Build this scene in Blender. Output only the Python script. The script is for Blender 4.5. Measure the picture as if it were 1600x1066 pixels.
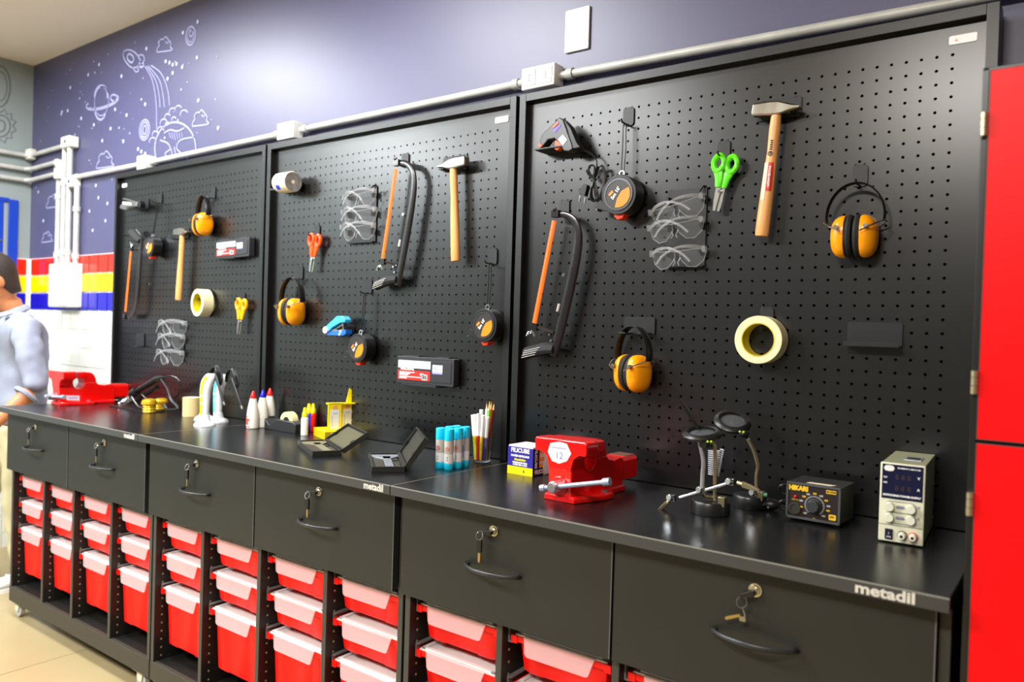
import bpy, math, random
from math import sin, cos, pi, radians
from mathutils import Vector, Matrix
random.seed(7)
for o in list(bpy.data.objects): bpy.data.objects.remove(o)
SC = bpy.context.scene
COL = SC.collection
U = 0.030                     # one pegboard hole pitch, in metres
FLOOR = -65.5                 # floor level in pitches below the top hole row
def P(x, y, z): return Vector((x*U, y*U, (z-FLOOR)*U))

# ---------------------------------------------------------------- camera
CAMP = (126.19, -63.23, -20.76); YAW, PITCH, ROLL, FPX = 0.6417, -0.0124, 0.0303, 1212.5
_f = Vector((-sin(YAW)*cos(PITCH), cos(YAW)*cos(PITCH), sin(PITCH)))
_r = Vector((cos(YAW), sin(YAW), 0)); _u = _r.cross(_f)
_r, _u = (cos(ROLL)*_r+sin(ROLL)*_u), (-sin(ROLL)*_r+cos(ROLL)*_u)
cam = bpy.data.cameras.new('camera'); cam.sensor_width = 36; cam.sensor_fit = 'HORIZONTAL'
cam.lens = FPX/1600*36; cam.clip_start = .05; cam.clip_end = 100
cam.dof.use_dof = True; cam.dof.focus_distance = 2.1; cam.dof.aperture_fstop = 2.8
camo = bpy.data.objects.new('camera', cam); COL.objects.link(camo)
M = Matrix((( _r.x, _u.x, -_f.x), (_r.y, _u.y, -_f.y), (_r.z, _u.z, -_f.z))).to_4x4()
M.translation = P(*CAMP); camo.matrix_world = M
SC.camera = camo
def at(u, v, ax, val):
    """survey helper: the point of a known real plane (x, y or z = val, in pitches) seen at photo pixel u, v"""
    d = _f + _r*((u-800)/FPX) - _u*((v-533)/FPX)
    c = Vector(CAMP); t = (val-c[ax])/d[ax]
    return c + d*t

# ---------------------------------------------------------------- light
SC.view_settings.view_transform = 'Standard'; SC.view_settings.look = 'None'
SC.view_settings.gamma = 1; SC.view_settings.use_curve_mapping = False
SC.view_settings.exposure = 0.16
w = bpy.data.worlds.new('world'); SC.world = w; w.use_nodes = True
bg = w.node_tree.nodes['Background']; bg.inputs[0].default_value = (1.0, .97, .93, 1); bg.inputs[1].default_value = 0.24
def area(name, x, y, z, sx, sy, power, col=(1, 1, 1), rot=(0, 0, 0)):
    l = bpy.data.lights.new(name, 'AREA'); l.shape = 'RECTANGLE'; l.size = sx; l.size_y = sy
    l.energy = power; l.color = col
    o = bpy.data.objects.new(name, l); o.location = P(x, y, z); o.rotation_euler = rot; COL.objects.link(o)
area('ceiling_or_added_fill_light', 2, -26, 27.3, .75, .3, 52, (.93, .96, 1))
area('ceiling_or_added_fill_light', 56, -33, 27.3, .75, .3, 50, (.97, .98, 1))
area('ceiling_or_added_fill_light', -24, -85, 27.3, 1.2, .5, 130, (.92, .97, 1))
area('ceiling_or_added_fill_light', 34, -88, 27.3, 1.2, .5, 92, (.97, .99, 1))
area('ceiling_or_added_fill_light', 110, -100, 27.3, .9, .3, 95, (1, .95, .88))  # added fill light for the right-hand side, no known fixture

# ---------------------------------------------------------------- materials
def lin(c):
    return tuple(((v/255)/12.92 if v/255 <= .04045 else ((v/255+.055)/1.055)**2.4) for v in c[:3])
MATS = {}
def mat(name, c, rough=.5, metal=0, noise=0, nscale=40, bump=0, coat=0, trans=0, alpha=1, emit=0, spec=.5, c2=None, stretch=None):
    if name in MATS: return MATS[name]
    m = bpy.data.materials.new(name); m.use_nodes = True; nt = m.node_tree; N = nt.nodes; L = nt.links
    b = N['Principled BSDF']; col = lin(c)
    b.inputs['Base Color'].default_value = (*col, 1); b.inputs['Roughness'].default_value = rough
    b.inputs['Metallic'].default_value = metal; b.inputs['Coat Weight'].default_value = coat
    b.inputs['Coat Roughness'].default_value = .08
    b.inputs['Transmission Weight'].default_value = trans; b.inputs['Alpha'].default_value = alpha
    b.inputs['Specular IOR Level'].default_value = spec
    if emit: b.inputs['Emission Color'].default_value = (*col, 1); b.inputs['Emission Strength'].default_value = emit
    if noise or c2 or bump:
        tc = N.new('ShaderNodeTexCoord'); mp = N.new('ShaderNodeMapping'); nz = N.new('ShaderNodeTexNoise')
        if stretch: mp.inputs['Scale'].default_value = stretch
        nz.inputs['Scale'].default_value = nscale; nz.inputs['Detail'].default_value = 4
        L.new(tc.outputs['Object'], mp.inputs[0]); L.new(mp.outputs[0], nz.inputs['Vector'])
        if noise or c2:
            r = N.new('ShaderNodeValToRGB'); r.color_ramp.elements[0].position = .3; r.color_ramp.elements[1].position = .7
            d = lin(c2) if c2 else tuple(v*(1-noise) for v in col)
            r.color_ramp.elements[0].color = (*d, 1); r.color_ramp.elements[1].color = (*col, 1)
            L.new(nz.outputs['Fac'], r.inputs[0]); L.new(r.outputs[0], b.inputs['Base Color'])
        if bump:
            bn = N.new('ShaderNodeBump'); bn.inputs['Strength'].default_value = bump; bn.inputs['Distance'].default_value = .002
            L.new(nz.outputs['Fac'], bn.inputs['Height']); L.new(bn.outputs[0], b.inputs['Normal'])
    MATS[name] = m; return m
def film(name, c, fac=.5, rough=.35):
    """translucent plastic: part clear, part milky"""
    if name in MATS: return MATS[name]
    m = mat(name, c, rough); nt = m.node_tree; b = nt.nodes['Principled BSDF']; t = nt.nodes.new('ShaderNodeBsdfTransparent')
    t.inputs[0].default_value = (1, 1, 1, 1)
    x = nt.nodes.new('ShaderNodeMixShader'); x.inputs[0].default_value = fac
    nt.links.new(t.outputs[0], x.inputs[1]); nt.links.new(b.outputs[0], x.inputs[2])
    nt.links.new(x.outputs[0], nt.nodes['Material Output'].inputs[0]); return m

BLACK = mat('black powder coat', (10, 10, 11), .29, noise=.12, nscale=3, bump=.02, spec=.8)
FRAME = mat('black frame steel', (14, 15, 16), .36, noise=.1, nscale=4, spec=.6)
DARK = mat('dark recess', (12, 12, 12), .8)
TOPM = mat('black laminate worktop', (16, 17, 19), .26, noise=.1, nscale=2, bump=.03, spec=.55)
DRAW = mat('charcoal laminate', (33, 34, 30), .5, noise=.12, nscale=3)
CARC = mat('black laminate carcass', (26, 25, 22), .45, noise=.15, nscale=3)
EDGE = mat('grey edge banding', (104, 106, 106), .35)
PLAS = mat('black plastic', (18, 18, 19), .36)
SOFT = mat('black soft rubber', (20, 20, 20), .75)
CHROME = mat('chrome', (215, 215, 218), .16, 1)
STEEL = mat('brushed steel', (170, 168, 160), .28, 1, noise=.15, nscale=30, stretch=(1, 20, 1))
BRASS = mat('brass', (196, 172, 112), .3, 1)
WHITE = mat('white plastic', (240, 240, 238), .35)
RAILG = mat('grey plastic rail', (120, 118, 116), .45)
REDTRAY = mat('red tray plastic', (250, 12, 3), .4, noise=.06, nscale=5, spec=.35)
LIDM = film('milky lid plastic', (240, 236, 234), .8, .3); FLAPM = film('thin milky flap', (250, 240, 244), .29, .3)
LIDC = film('milky lid centre', (225, 220, 214), .80, .35)

# ---------------------------------------------------------------- mesh builder
class MB:
    def __init__(s, k=1.0): s.v = []; s.f = []; s.k = k; s.M = Matrix.Identity(4)
    def add(s, vs, fs):
        n = len(s.v); s.v += [tuple((s.M @ Vector(q))*s.k) for q in vs]; s.f += [tuple(i+n for i in f) for f in fs]; return s
    def box(s, x0, x1, y0, y1, z0, z1):
        return s.add([(x0,y0,z0),(x1,y0,z0),(x1,y1,z0),(x0,y1,z0),(x0,y0,z1),(x1,y0,z1),(x1,y1,z1),(x0,y1,z1)],
              [(0,3,2,1),(4,5,6,7),(0,1,5,4),(1,2,6,5),(2,3,7,6),(3,0,4,7)])
    def cyl(s, p0, p1, r0, r1=None, n=16, sx=1):
        p0 = Vector(p0); p1 = Vector(p1); r1 = r0 if r1 is None else r1
        d = (p1-p0).normalized(); a = d.orthogonal().normalized(); b = d.cross(a); vs = []
        for p, r in ((p0, r0), (p1, r1)):
            for i in range(n):
                t = 2*pi*i/n; vs.append(p+a*cos(t)*r*sx+b*sin(t)*r)
        fs = [(i, (i+1) % n, n+(i+1) % n, n+i) for i in range(n)]+[tuple(range(n-1, -1, -1)), tuple(range(n, 2*n))]
        return s.add(vs, fs)
    def tube(s, pts, r, n=8, closed=False, flat=1.0, up=None):
        pts = [Vector(p) for p in pts]; m = len(pts); rs = r if isinstance(r, (list, tuple)) else [r]*m; vs = []; pa = None
        for i, p in enumerate(pts):
            if closed: d = pts[(i+1) % m]-pts[i-1]
            else: d = pts[min(i+1, m-1)]-pts[max(i-1, 0)]
            d.normalize()
            if up is not None: a = Vector(up); a = (a-d*a.dot(d)).normalized()
            elif pa is None: a = d.orthogonal().normalized()
            else: a = (pa-d*pa.dot(d)).normalized()
            pa = a; b = d.cross(a)
            for k in range(n):
                t = 2*pi*k/n; vs.append(p+a*cos(t)*rs[i]+b*sin(t)*rs[i]*flat)
        fs = []
        for i in range(m if closed else m-1):
            j = (i+1) % m
            fs += [(i*n+k, i*n+(k+1) % n, j*n+(k+1) % n, j*n+k) for k in range(n)]
        if not closed: fs += [tuple(range(n-1, -1, -1)), tuple(range((m-1)*n, m*n))]
        return s.add(vs, fs)
    def lathe(s, prof, n=24, sy=1.0):
        vs = []; m = len(prof)
        for r, z in prof:
            for k in range(n): vs.append((r*cos(2*pi*k/n), r*sy*sin(2*pi*k/n), z))
        fs = []
        for i in range(m-1): fs += [(i*n+k, i*n+(k+1) % n, (i+1)*n+(k+1) % n, (i+1)*n+k) for k in range(n)]
        if prof[0][0] > 1e-6: fs.append(tuple(range(n-1, -1, -1)))
        if prof[-1][0] > 1e-6: fs.append(tuple(range((m-1)*n, m*n)))
        return s.add(vs, fs)
    def prism(s, poly, y0, y1):
        n = len(poly)
        return s.add([(x, y0, z) for x, z in poly]+[(x, y1, z) for x, z in poly],
              [tuple(range(n)), tuple(range(2*n-1, n-1, -1))]+[(i, n+i, n+(i+1) % n, (i+1) % n) for i in range(n)])
    def loft(s, rings, cap=True):
        n = len(rings[0]); vs = [q for r in rings for q in r]; fs = []
        for i in range(len(rings)-1): fs += [(i*n+k, i*n+(k+1) % n, (i+1)*n+(k+1) % n, (i+1)*n+k) for k in range(n)]
        if cap: fs += [tuple(range(n-1, -1, -1)), tuple(range((len(rings)-1)*n, len(rings)*n))]
        return s.add(vs, fs)
    def ring(s, ro, ri, y0, y1, n=40, cx=0, cz=0):
        vs = []
        for r, y in ((ro, y0), (ro, y1), (ri, y1), (ri, y0)):
            vs += [(cx+r*cos(2*pi*k/n), y, cz+r*sin(2*pi*k/n)) for k in range(n)]
        fs = []
        for i in range(4):
            j = (i+1) % 4; fs += [(i*n+k, j*n+k, j*n+(k+1) % n, i*n+(k+1) % n) for k in range(n)]
        return s.add(vs, fs)
    def ball(s, c, r, sx=1, sy=1, sz=1, n=16, m=10):
        vs = []; c = Vector(c)
        for i in range(m+1):
            a = -pi/2+pi*i/m; rr = max(cos(a), .002)
            for k in range(n): vs.append(c+Vector((r*sx*rr*cos(2*pi*k/n), r*sy*rr*sin(2*pi*k/n), r*sz*sin(a))))
        fs = []
        for i in range(m): fs += [(i*n+k, i*n+(k+1) % n, (i+1)*n+(k+1) % n, (i+1)*n+k) for k in range(n)]
        return s.add(vs, fs)
    def rib(s, pts, w, y=0):
        """flat painted line in the x-z plane"""
        m = len(pts); vs = []
        for i in range(m):
            a = pts[max(i-1, 0)]; b = pts[min(i+1, m-1)]; dx, dz = b[0]-a[0], b[1]-a[1]; l = math.hypot(dx, dz) or 1
            nx, nz = -dz/l*w/2, dx/l*w/2
            vs += [(pts[i][0]+nx, y, pts[i][1]+nz), (pts[i][0]-nx, y, pts[i][1]-nz)]
        return s.add(vs, [(2*i, 2*i+1, 2*i+3, 2*i+2) for i in range(m-1)])
    def mesh(s, name):
        me = bpy.data.meshes.new(name); me.from_pydata(s.v, [], s.f); return me

def rrect(x0, x1, z0, z1, r, n=5):
    out = []
    for cx, cz, a0 in ((x1-r, z1-r, 0), (x0+r, z1-r, pi/2), (x0+r, z0+r, pi), (x1-r, z0+r, 3*pi/2)):
        out += [(cx+r*cos(a0+pi/2*i/n), cz+r*sin(a0+pi/2*i/n)) for i in range(n+1)]
    return out
def smooth_path(pts, k=6):
    """Catmull-Rom through points"""
    pts = [Vector(p) for p in pts]; out = []
    for i in range(len(pts)-1):
        a = pts[max(i-1, 0)]; b = pts[i]; c = pts[i+1]; d = pts[min(i+2, len(pts)-1)]
        for j in range(k):
            t = j/k; out.append(.5*((2*b)+(c-a)*t+(2*a-5*b+4*c-d)*t*t+(3*b-a-3*c+d)*t**3))
    out.append(pts[-1]); return out

def put(o, label=None, cat=None, group=None, kind=None):
    if label: o['label'] = label
    if cat: o['category'] = cat
    if group: o['group'] = group
    if kind: o['kind'] = kind
    return o
def ob(name, mb, m, parent=None, label=None, cat=None, group=None, kind=None, bevel=0, seg=2, sm=35, loc=None, rot=None):
    me = mb.mesh(name) if isinstance(mb, MB) else mb
    if m is not None and not me.materials: me.materials.append(m)
    if sm and isinstance(mb, MB):
        me.polygons.foreach_set('use_smooth', [True]*len(me.polygons)); me.set_sharp_from_angle(angle=radians(sm))
    o = bpy.data.objects.new(name, me); COL.objects.link(o)
    if parent: o.parent = parent
    if loc is not None: o.location = loc
    if rot is not None: o.rotation_euler = rot
    if bevel:
        b = o.modifiers.new('bevel', 'BEVEL'); b.width = bevel; b.segments = seg; b.limit_method = 'ANGLE'; b.angle_limit = radians(40)
    return put(o, label, cat, group, kind)
def thing(name, label, cat, loc=(0, 0, 0), rot=(0, 0, 0), group=None):
    o = bpy.data.objects.new(name, None); COL.objects.link(o); o.empty_display_size = .02
    o.location = loc; o.rotation_euler = rot; return put(o, label, cat, group)
def text(s, size, m, parent, loc, rot=(pi/2, 0, 0), align='CENTER', name='lettering', sx=1.0, bold=0, label=None):
    c = bpy.data.curves.new(name, 'FONT'); c.body = s; c.size = size; c.align_x = align; c.align_y = 'CENTER'
    c.offset = bold; c.extrude = .0002; c.resolution_u = 3
    t = bpy.data.objects.new('tmp', c); COL.objects.link(t)
    me = bpy.data.meshes.new_from_object(t); bpy.data.objects.remove(t); me.name = name
    me.transform(Matrix.Diagonal((sx, 1, 1, 1))); me.materials.clear(); me.materials.append(m)
    o = bpy.data.objects.new(name, me); COL.objects.link(o); o.parent = parent; o.location = loc; o.rotation_euler = rot
    if label: o['label'] = label
    return o
def dup(root, loc=None, rot=None, label=None, group=None, scale=None):
    r = root.copy(); COL.objects.link(r)
    if loc is not None: r.location = loc
    if rot is not None: r.rotation_euler = rot
    if scale is not None: r.scale = scale
    if label: r['label'] = label
    if group: r['group'] = group
    for ch in list(root.children):
        c = ch.copy(); COL.objects.link(c); c.parent = r
        for g in ch.children:
            d = g.copy(); COL.objects.link(d); d.parent = c
    return r

# ================================================================ the room
WY = 2.0                                  # wall plane
WX = -41.5                                # left wall plane
CEIL = 28.4
PURP = mat('purple satin wall paint', (76, 75, 112), .45, noise=.10, nscale=1.2, bump=.10, spec=.8)
GREYW = mat('grey wall paint', (150, 160, 158), .5, noise=.06, nscale=2)
CEILM = mat('warm ceiling paint', (238, 228, 208), .7, noise=.05, nscale=2)
def struct(name, mb, m, parent=None, **k): return ob(name, mb, m, parent, kind='structure' if parent is None else None, **k)
b = MB(U); b.box(WX-6, 175, WY+.05, WY+8, FLOOR, CEIL+6); b.v = [(x, y, z-FLOOR*U) for x, y, z in b.v]
wall_back = struct('wall_back', b, PURP, sm=0)
b = MB(U); b.box(WX-8, WX, -170, WY+.05, FLOOR, CEIL+6); b.v = [(x, y, z-FLOOR*U) for x, y, z in b.v]
wall_left = struct('wall_left', b, GREYW, sm=0)
b = MB(U); b.box(WX, 175, -170, WY+.05, CEIL, CEIL+5); b.v = [(x, y, z-FLOOR*U) for x, y, z in b.v]
ceiling = struct('ceiling', b, CEILM, sm=0)
ROOMW = mat('room wall paint', (74, 74, 76), .7)
b = MB(U); b.box(WX-8, 181, -176, -170, FLOOR, CEIL+5); b.v = [(x, y, z-FLOOR*U) for x, y, z in b.v]; struct('wall_front', b, ROOMW, sm=0)
b = MB(U); b.box(175, 181, -170, WY+.05, FLOOR, CEIL+5); b.v = [(x, y, z-FLOOR*U) for x, y, z in b.v]; struct('wall_right', b, ROOMW, sm=0)
FL = mat('beige polished floor slab', (166, 148, 110), .35, c2=(152, 134, 96), nscale=1.6, bump=.02)
GROUT = mat('floor joint', (150, 130, 95), .8)
b = MB(1); b.box(WX*U, 175*U, -170*U, WY*U, -.2, -.004); floor = struct('floor', b, GROUT, sm=0)
fx = [-60, -22, 18.6, 59, 100, 141, 182]; fy = [-171, -136, -95, -54, -13-41*0, 3]
fy = [-171, -132, -91, -50, -9+.0, 3]
for i in range(len(fx)-1):
    for j in range(len(fy)-1):
        x0, x1 = max(fx[i], WX)+.06, min(fx[i+1], 175)-.06; y0, y1 = fy[j]+.06, min(fy[j+1], WY)-.06
        if j in (0, 1, 3) and False: continue
        b = MB(1); b.box(x0*U, x1*U, y0*U, y1*U, -.004, 0); ob('floor_slab', b, FL, floor, sm=0, bevel=.0008, seg=1)

# tiled dado on the two walls
TC = [mat('red glazed tile', (238, 40, 22), .12), mat('yellow glazed tile', (250, 200, 8), .12), mat('blue glazed tile', (28, 24, 170), .12)]
TW = mat('white glazed tile', (236, 236, 228), .2)
GR = mat('white grout', (240, 238, 230), .7)
tp = 3.42; tz = 3.32; z_top = -9.45
tm = [None]*4
for r in range(4):
    b = MB(U); b.box(.17, tp-.17, -.32, 0, .14, tz-.14); tm[r] = b.mesh('tile'); tm[r].materials.append(TC[r] if r < 3 else TW)
b = MB(U); b.box(WX, -2.9, WY-.14, WY+.04, FLOOR, z_top); b.v = [(x, y, z-FLOOR*U) for x, y, z in b.v]
ob('tile_grout', b, GR, wall_back, sm=0)
b = MB(U); b.box(WX, WX+.14, -4.4, WY-.14, FLOOR, z_top); b.v = [(x, y, z-FLOOR*U) for x, y, z in b.v]
ob('tile_grout', b, GR, wall_left, sm=0)
ncol = 11
for c in range(ncol):
    x = -5.5-tp*(c+0)
    if x < WX-.5: break
    for r in range(3):
        o = ob('tile', tm[r], None, wall_back, loc=P(x, WY-.1, z_top-(r+1)*tz), sm=0)
b = MB(U)
for c in range(12):
    x0 = -5.5-tp*c
    for r in range(3, 17): 
        z0 = z_top-(r+1)*tz
        if z0 > FLOOR-.5: b.box(max(x0+.06, WX+.2), min(x0+tp-.06, -2.95), WY-.34, WY-.1, z0+.06, z0+tz-.06)
b.v = [(x, y, z-FLOOR*U) for x, y, z in b.v]
ob('white_tiles', b, TW, wall_back, kind='stuff', sm=0)
for c in range(2):
    for r in range(3):
        ob('tile', tm[r], None, wall_left, loc=P(WX+.42, WY-.5-tp*(c), z_top-(r+1)*tz), rot=(0, 0, -pi/2), sm=0)
b = MB(U)
for c in range(2):
    for r in range(3, 17):
        z0 = z_top-(r+1)*tz
        if z0 > FLOOR-.5: b.box(WX+.1, WX+.34, WY-.5-tp*(c+1)+.06, WY-.5-tp*c-.06, z0+.06, z0+tz-.06)
b.v = [(x, y, z-FLOOR*U) for x, y, z in b.v]
ob('white_tiles', b, TW, wall_left, kind='stuff', sm=0)

# mural: painted white line drawings on the back wall, dark ones on the grey wall
CH = mat('white mural paint', (152, 152, 190), .6); CHB = mat('bright mural paint', (190, 190, 222), .6)
CHG = mat('grey mural paint', (104, 112, 112), .6)
mur = MB(U); stars = MB(U)
def wl(pts, w=.30, m=None):
    q = [at(u, v, 1, WY) for u, v in pts]; (m or mur).rib([(a.x, a.z-FLOOR) for a in q], w*.78, WY-.01)
def ell(cx, cy, rx, ry, rot=0, a0=0, a1=360, n=28):
    r = radians(rot); out = []
    for i in range(n+1):
        a = radians(a0+(a1-a0)*i/n); x, y = rx*cos(a), ry*sin(a); out.append((cx+x*cos(r)-y*sin(r), cy+x*sin(r)+y*cos(r)))
    return out
def sc(pts, k=8): return [(p.x, p.y) for p in smooth_path([Vector((a, b, 0)) for a, b in pts], k)]
wl(sc([(193, 81), (199, 78), (208, 80), (216, 88), (220, 98), (214, 105), (205, 105), (197, 97), (193, 88), (193, 81)]), .36); wl(ell(204, 91, 4.5, 7, -25), .45); wl(sc([(216, 87), (223, 86), (226, 94), (220, 97)])); wl(sc([(207, 105), (212, 112), (217, 110), (214, 105)]))
wl(ell(221, 101, 3.5, 4, 0), .5)
for l in ([(226, 103), (238, 125), (244, 160), (245, 202)], [(229, 103), (243, 125), (249, 150), (250, 168)], [(232, 103), (249, 125), (255, 150), (257, 168)], [(236, 102), (252, 115), (262, 140), (265, 165)]): wl(sc(l), .26)
wl(ell(158, 150, 10, 16, 5, 170, 370), .6); wl(ell(157, 168, 9, 19, 0, 20, 160), .5); wl(ell(159, 158, 11, 23, 4), .25)
wl(ell(160, 160, 26, 9, -17, -20, 215), .45); wl(ell(160, 162, 21, 5, -17, 0, 180), .3); wl(ell(178, 153, 5, 5, 0), .4)
wl(ell(226, 203, 8, 16, 5), .3); wl(ell(226, 203, 5.5, 12, 5), .35); wl(ell(226, 203, 2.5, 7, 5), .35)
wl(ell(298, 56, 7.5, 14.5, 5), .35); wl(ell(298, 56, 5, 10, 5), .25); wl(ell(299, 52, 2.5, 5, 5), .3)
def cloud(x, y, s=1, m=None):
    p = [(-13, 14), (-11, 6), (-8, 3), (-9, -3), (-5, -9), (0, -9), (2, -13), (6, -12), (9, -7), (13, -2), (12, 5), (15, 11), (-13, 15)]
    wl(sc([(x+a*s, y+b*s) for a, b in p], 4), .3, m); wl(sc([(x+3*s, y-5*s), (x+7*s, y-2*s), (x+10*s, y-5*s)]), .25, m)
cloud(256, 69, .85); cloud(163, 249, .95); cloud(312, 184, .9); cloud(82, 314, .75); cloud(73, 370, .6)
wl(ell(274, 232, 32, 41, 0, 155, 372), .38)
wl(sc([(250, 219), (262, 224), (266, 233), (258, 240), (264, 249)])); wl(sc([(304, 214), (282, 219), (276, 231), (283, 240), (281, 246)]))
wl(sc([(256, 208), (266, 203), (277, 205), (288, 200)])); 
for i in range(6): wl([(264+i*4, 207), (267+i*3.6, 219-abs(i-2)*1.5)], .2)
wl([(267, 232), (271, 247)]); wl([(272, 230), (276, 246)])
for x, y, r in ((239, 222, 7), (243, 211, 6), (251, 204, 6), (256, 193, 7), (262, 184, 6), (270, 176, 7), (279, 172, 7), (288, 180, 8), (262, 196, 5), (272, 188, 5)):
    wl(ell(x, y, r*.8, r, 0, 170, 330, 10), .3)
ob('mural_drawing', mur, CH, wall_back, label='white line painting of rocket, planets and clouds', sm=0)
def dot(u, v, r):
    c = at(u, v, 1, WY); n = 8; stars.add([(c.x+r*cos(2*pi*k/n), WY-.025, c.z-FLOOR+r*sin(2*pi*k/n)) for k in range(n)], [tuple(range(n))])
for u, v in ((309, 34), (286, 51), (229, 76), (308, 90), (285, 105), (270, 114), (262, 123), (227, 163), (198, 180), (310, 157), (341, 200), (293, 246), (190, 119), (155, 101), (138, 117), (110, 137), (97, 175), (106, 173), (96, 178), (127, 185), (173, 201), (160, 220), (193, 221), (180, 171), (147, 195), (216, 233), (221, 237), (227, 240), (259, 96), (265, 98), (270, 101), (276, 100), (150, 290), (154, 309), (168, 318), (145, 360), (140, 330), (165, 345), (60, 300), (68, 345)): dot(u, v, .32)
for i in range(90):
    u, v = random.uniform(52, 345), random.uniform(60, 300)
    if v > 107-(u-50)*.45+8: dot(u, v, random.uniform(.08, .2))
ob('mural_stars', stars, CHB, wall_back, kind='stuff', sm=0)
g = MB(U)
def gl(pts, w=.3):
    q = [at(u, v, 0, WX) for u, v in pts]; m = len(q); vs = []
    for i in range(m):
        a = q[max(i-1, 0)]; c = q[min(i+1, m-1)]; d = (c-a).normalized(); n = Vector((0, -d.z, d.y))*w/2
        vs += [(WX+.01, q[i].y+n.y, q[i].z+n.z-FLOOR), (WX+.01, q[i].y-n.y, q[i].z-n.z-FLOOR)]
    g.add(vs, [(2*i, 2*i+1, 2*i+3, 2*i+2) for i in range(m-1)])
gl(ell(0, 135, 16, 32, 0)); gl(ell(0, 135, 11, 23, 0), .2); gl(ell(1, 197, 15, 17, 0), .3); gl(ell(1, 197, 7, 9, 0), .3)
teeth = []
for k in range(24):
    a = 2*pi*k/24; r = 25 if k % 2 else 19; teeth.append((1+r*cos(a), 197+r*sin(a)*1.1))
gl(teeth+[teeth[0]], .3)
ob('mural_gears', g, CHG, wall_left, label='grey line drawing of gear wheels', sm=0)

# blue window at the left edge
wf = thing('window_1', None, None, loc=P(WX, 0, 0)); wf['kind'] = 'structure'
BLU = mat('blue window paint', (18, 62, 178), .3); GL = mat('frosted window glass', (170, 178, 172), .25, spec=.5)
b = MB(U); b.box(-.1, .5, -1.9, -.3, -13.6, 1.7); b.box(-.1, .5, -9, -1.9, 1.2, 1.9); b.box(-.1, .45, -5.2, -2.8, -13.6, 1.2); b.box(-.1, .5, -9, -.3, -14.4, -13.6)
b.v = [(x, y, z) for x, y, z in b.v]; ob('window_frame', b, BLU, wf, bevel=.001)
b = MB(U); b.box(.0, .12, -9, -2.3, -13.6, .9); ob('pane', b, GL, wf, sm=0)
b = MB(U); b.cyl((.6, -4.2, -6), (.6, -3.0, -6.4), .15); b.cyl((.6, -4.2, -8.6), (.6, -3.0, -8.8), .15); ob('latch', b, STEEL, wf)
# ================================================================ workbenches
W = 41.27; S0 = -3.086; ZT = -33.99
RIMY = -14.2; ZR = (-44.45, -48.35, -52.3)
keyring_i = 0
def tray_body(H):
    b = MB(U); w = 8.9
    def ring(z, ins, fy):
        x0, x1 = ins, w-ins; y0 = fy; y1 = 11.6-ins
        c = .45; r = .13
        p = [(x0, y0+c), (x0+c*.3, y0+c*.3), (x0+c, y0), (x0+1.5, y0), (x0+1.7, y0+r), (x1-1.9, y0+r), (x1-1.7, y0), (x1-c, y0), (x1-c*.3, y0+c*.3), (x1, y0+c), (x1, y1), (x0, y1)]
        return [(x, y, z) for x, y in p]
    b.loft([ring(-H, .95, .62), ring(-H+.25, .72, .38), ring(-.5, .45, .2), ring(-.5, .3, .05), ring(-.46, .1, .02), ring(-.02, .1, .02)])
    # rolled rim with corner ears
    b.box(0, w, -.12, .25, -.5, -.02); b.box(0, .4, 0, 11.8, -.5, -.02); b.box(w-.4, w, 0, 11.8, -.5, -.02)
    b.box(0, .55, -.2, .5, -.62, 0); b.box(w-.55, w, -.2, .5, -.62, 0)
    return b.mesh('tub')
def lid_mesh():
    b = MB(U); w = 8.9
    b.box(.35, w-.35, -.1, 11.2, .0, .12)
    for q in ((.5, w-.5, .05, .35), (.5, w-.5, 10.7, 11.1)): b.box(q[0], q[1], q[2], q[3], .12, .26)
    b.box(.5, .85, .05, 11.1, .12, .26); b.box(w-.85, w-.5, .05, 11.1, .12, .26)
    return b.mesh('lid')
def flap_mesh():
    b = MB(U); x0, x1 = 1.3, 7.6
    pl = [(x0, .12), (x0+.08, -1.15), (x0+.2, -1.32), (x0+.4, -1.38), (x1-.75, -1.38), (x1-.55, -1.3), (x1-.48, -1.15), (x1, .12)]
    b.prism(pl, -.34, -.24); b.box(x0, x1, -.3, 0, .02, .12)
    return b.mesh('lid_flap')
tub_s, tub_l, lidm, flapm = tray_body(3.0), tray_body(6.7), lid_mesh(), flap_mesh()
tub_s.materials.append(REDTRAY); tub_l.materials.append(REDTRAY); lidm.materials.append(LIDM); flapm.materials.append(FLAPM)
for m_ in (tub_s, tub_l, lidm, flapm): m_.polygons.foreach_set('use_smooth', [True]*len(m_.polygons)); m_.set_sharp_from_angle(angle=radians(40))
b = MB(U); b.box(1.0, 7.9, .5, 10.5, .121, .14); lcm = b.mesh('lid_centre'); lcm.materials.append(LIDC)
tray_p = {}
ORD = ['leftmost', 'second', 'third', 'rightmost']
BN = ['far left bench', 'middle bench', 'nearest bench']
def tray(bench, col, row, x):
    big = row == 2
    lab = '%s red tray, %s column of the %s, %s row' % ('deep' if big else 'shallow', ORD[col], BN[bench], ('top', 'middle', 'bottom')[row])
    t = thing('storage_tray', lab, 'tray', P(x, RIMY, ZR[row]), group='red storage trays under the benches')
    lo = (0, 0, 0); lr = (0, 0, 0)
    if (bench, col, row) == (1, 3, 1): lo = (.35*U, -.25*U, .06*U); lr = (0, 0, radians(1.2))
    o = ob('tub', tub_l if big else tub_s, None, t, bevel=0)
    l = ob('lid', lidm, None, t, loc=lo, rot=lr); ob('lid_flap', flapm, None, l); ob('lid_panel', lcm, None, l)
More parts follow.
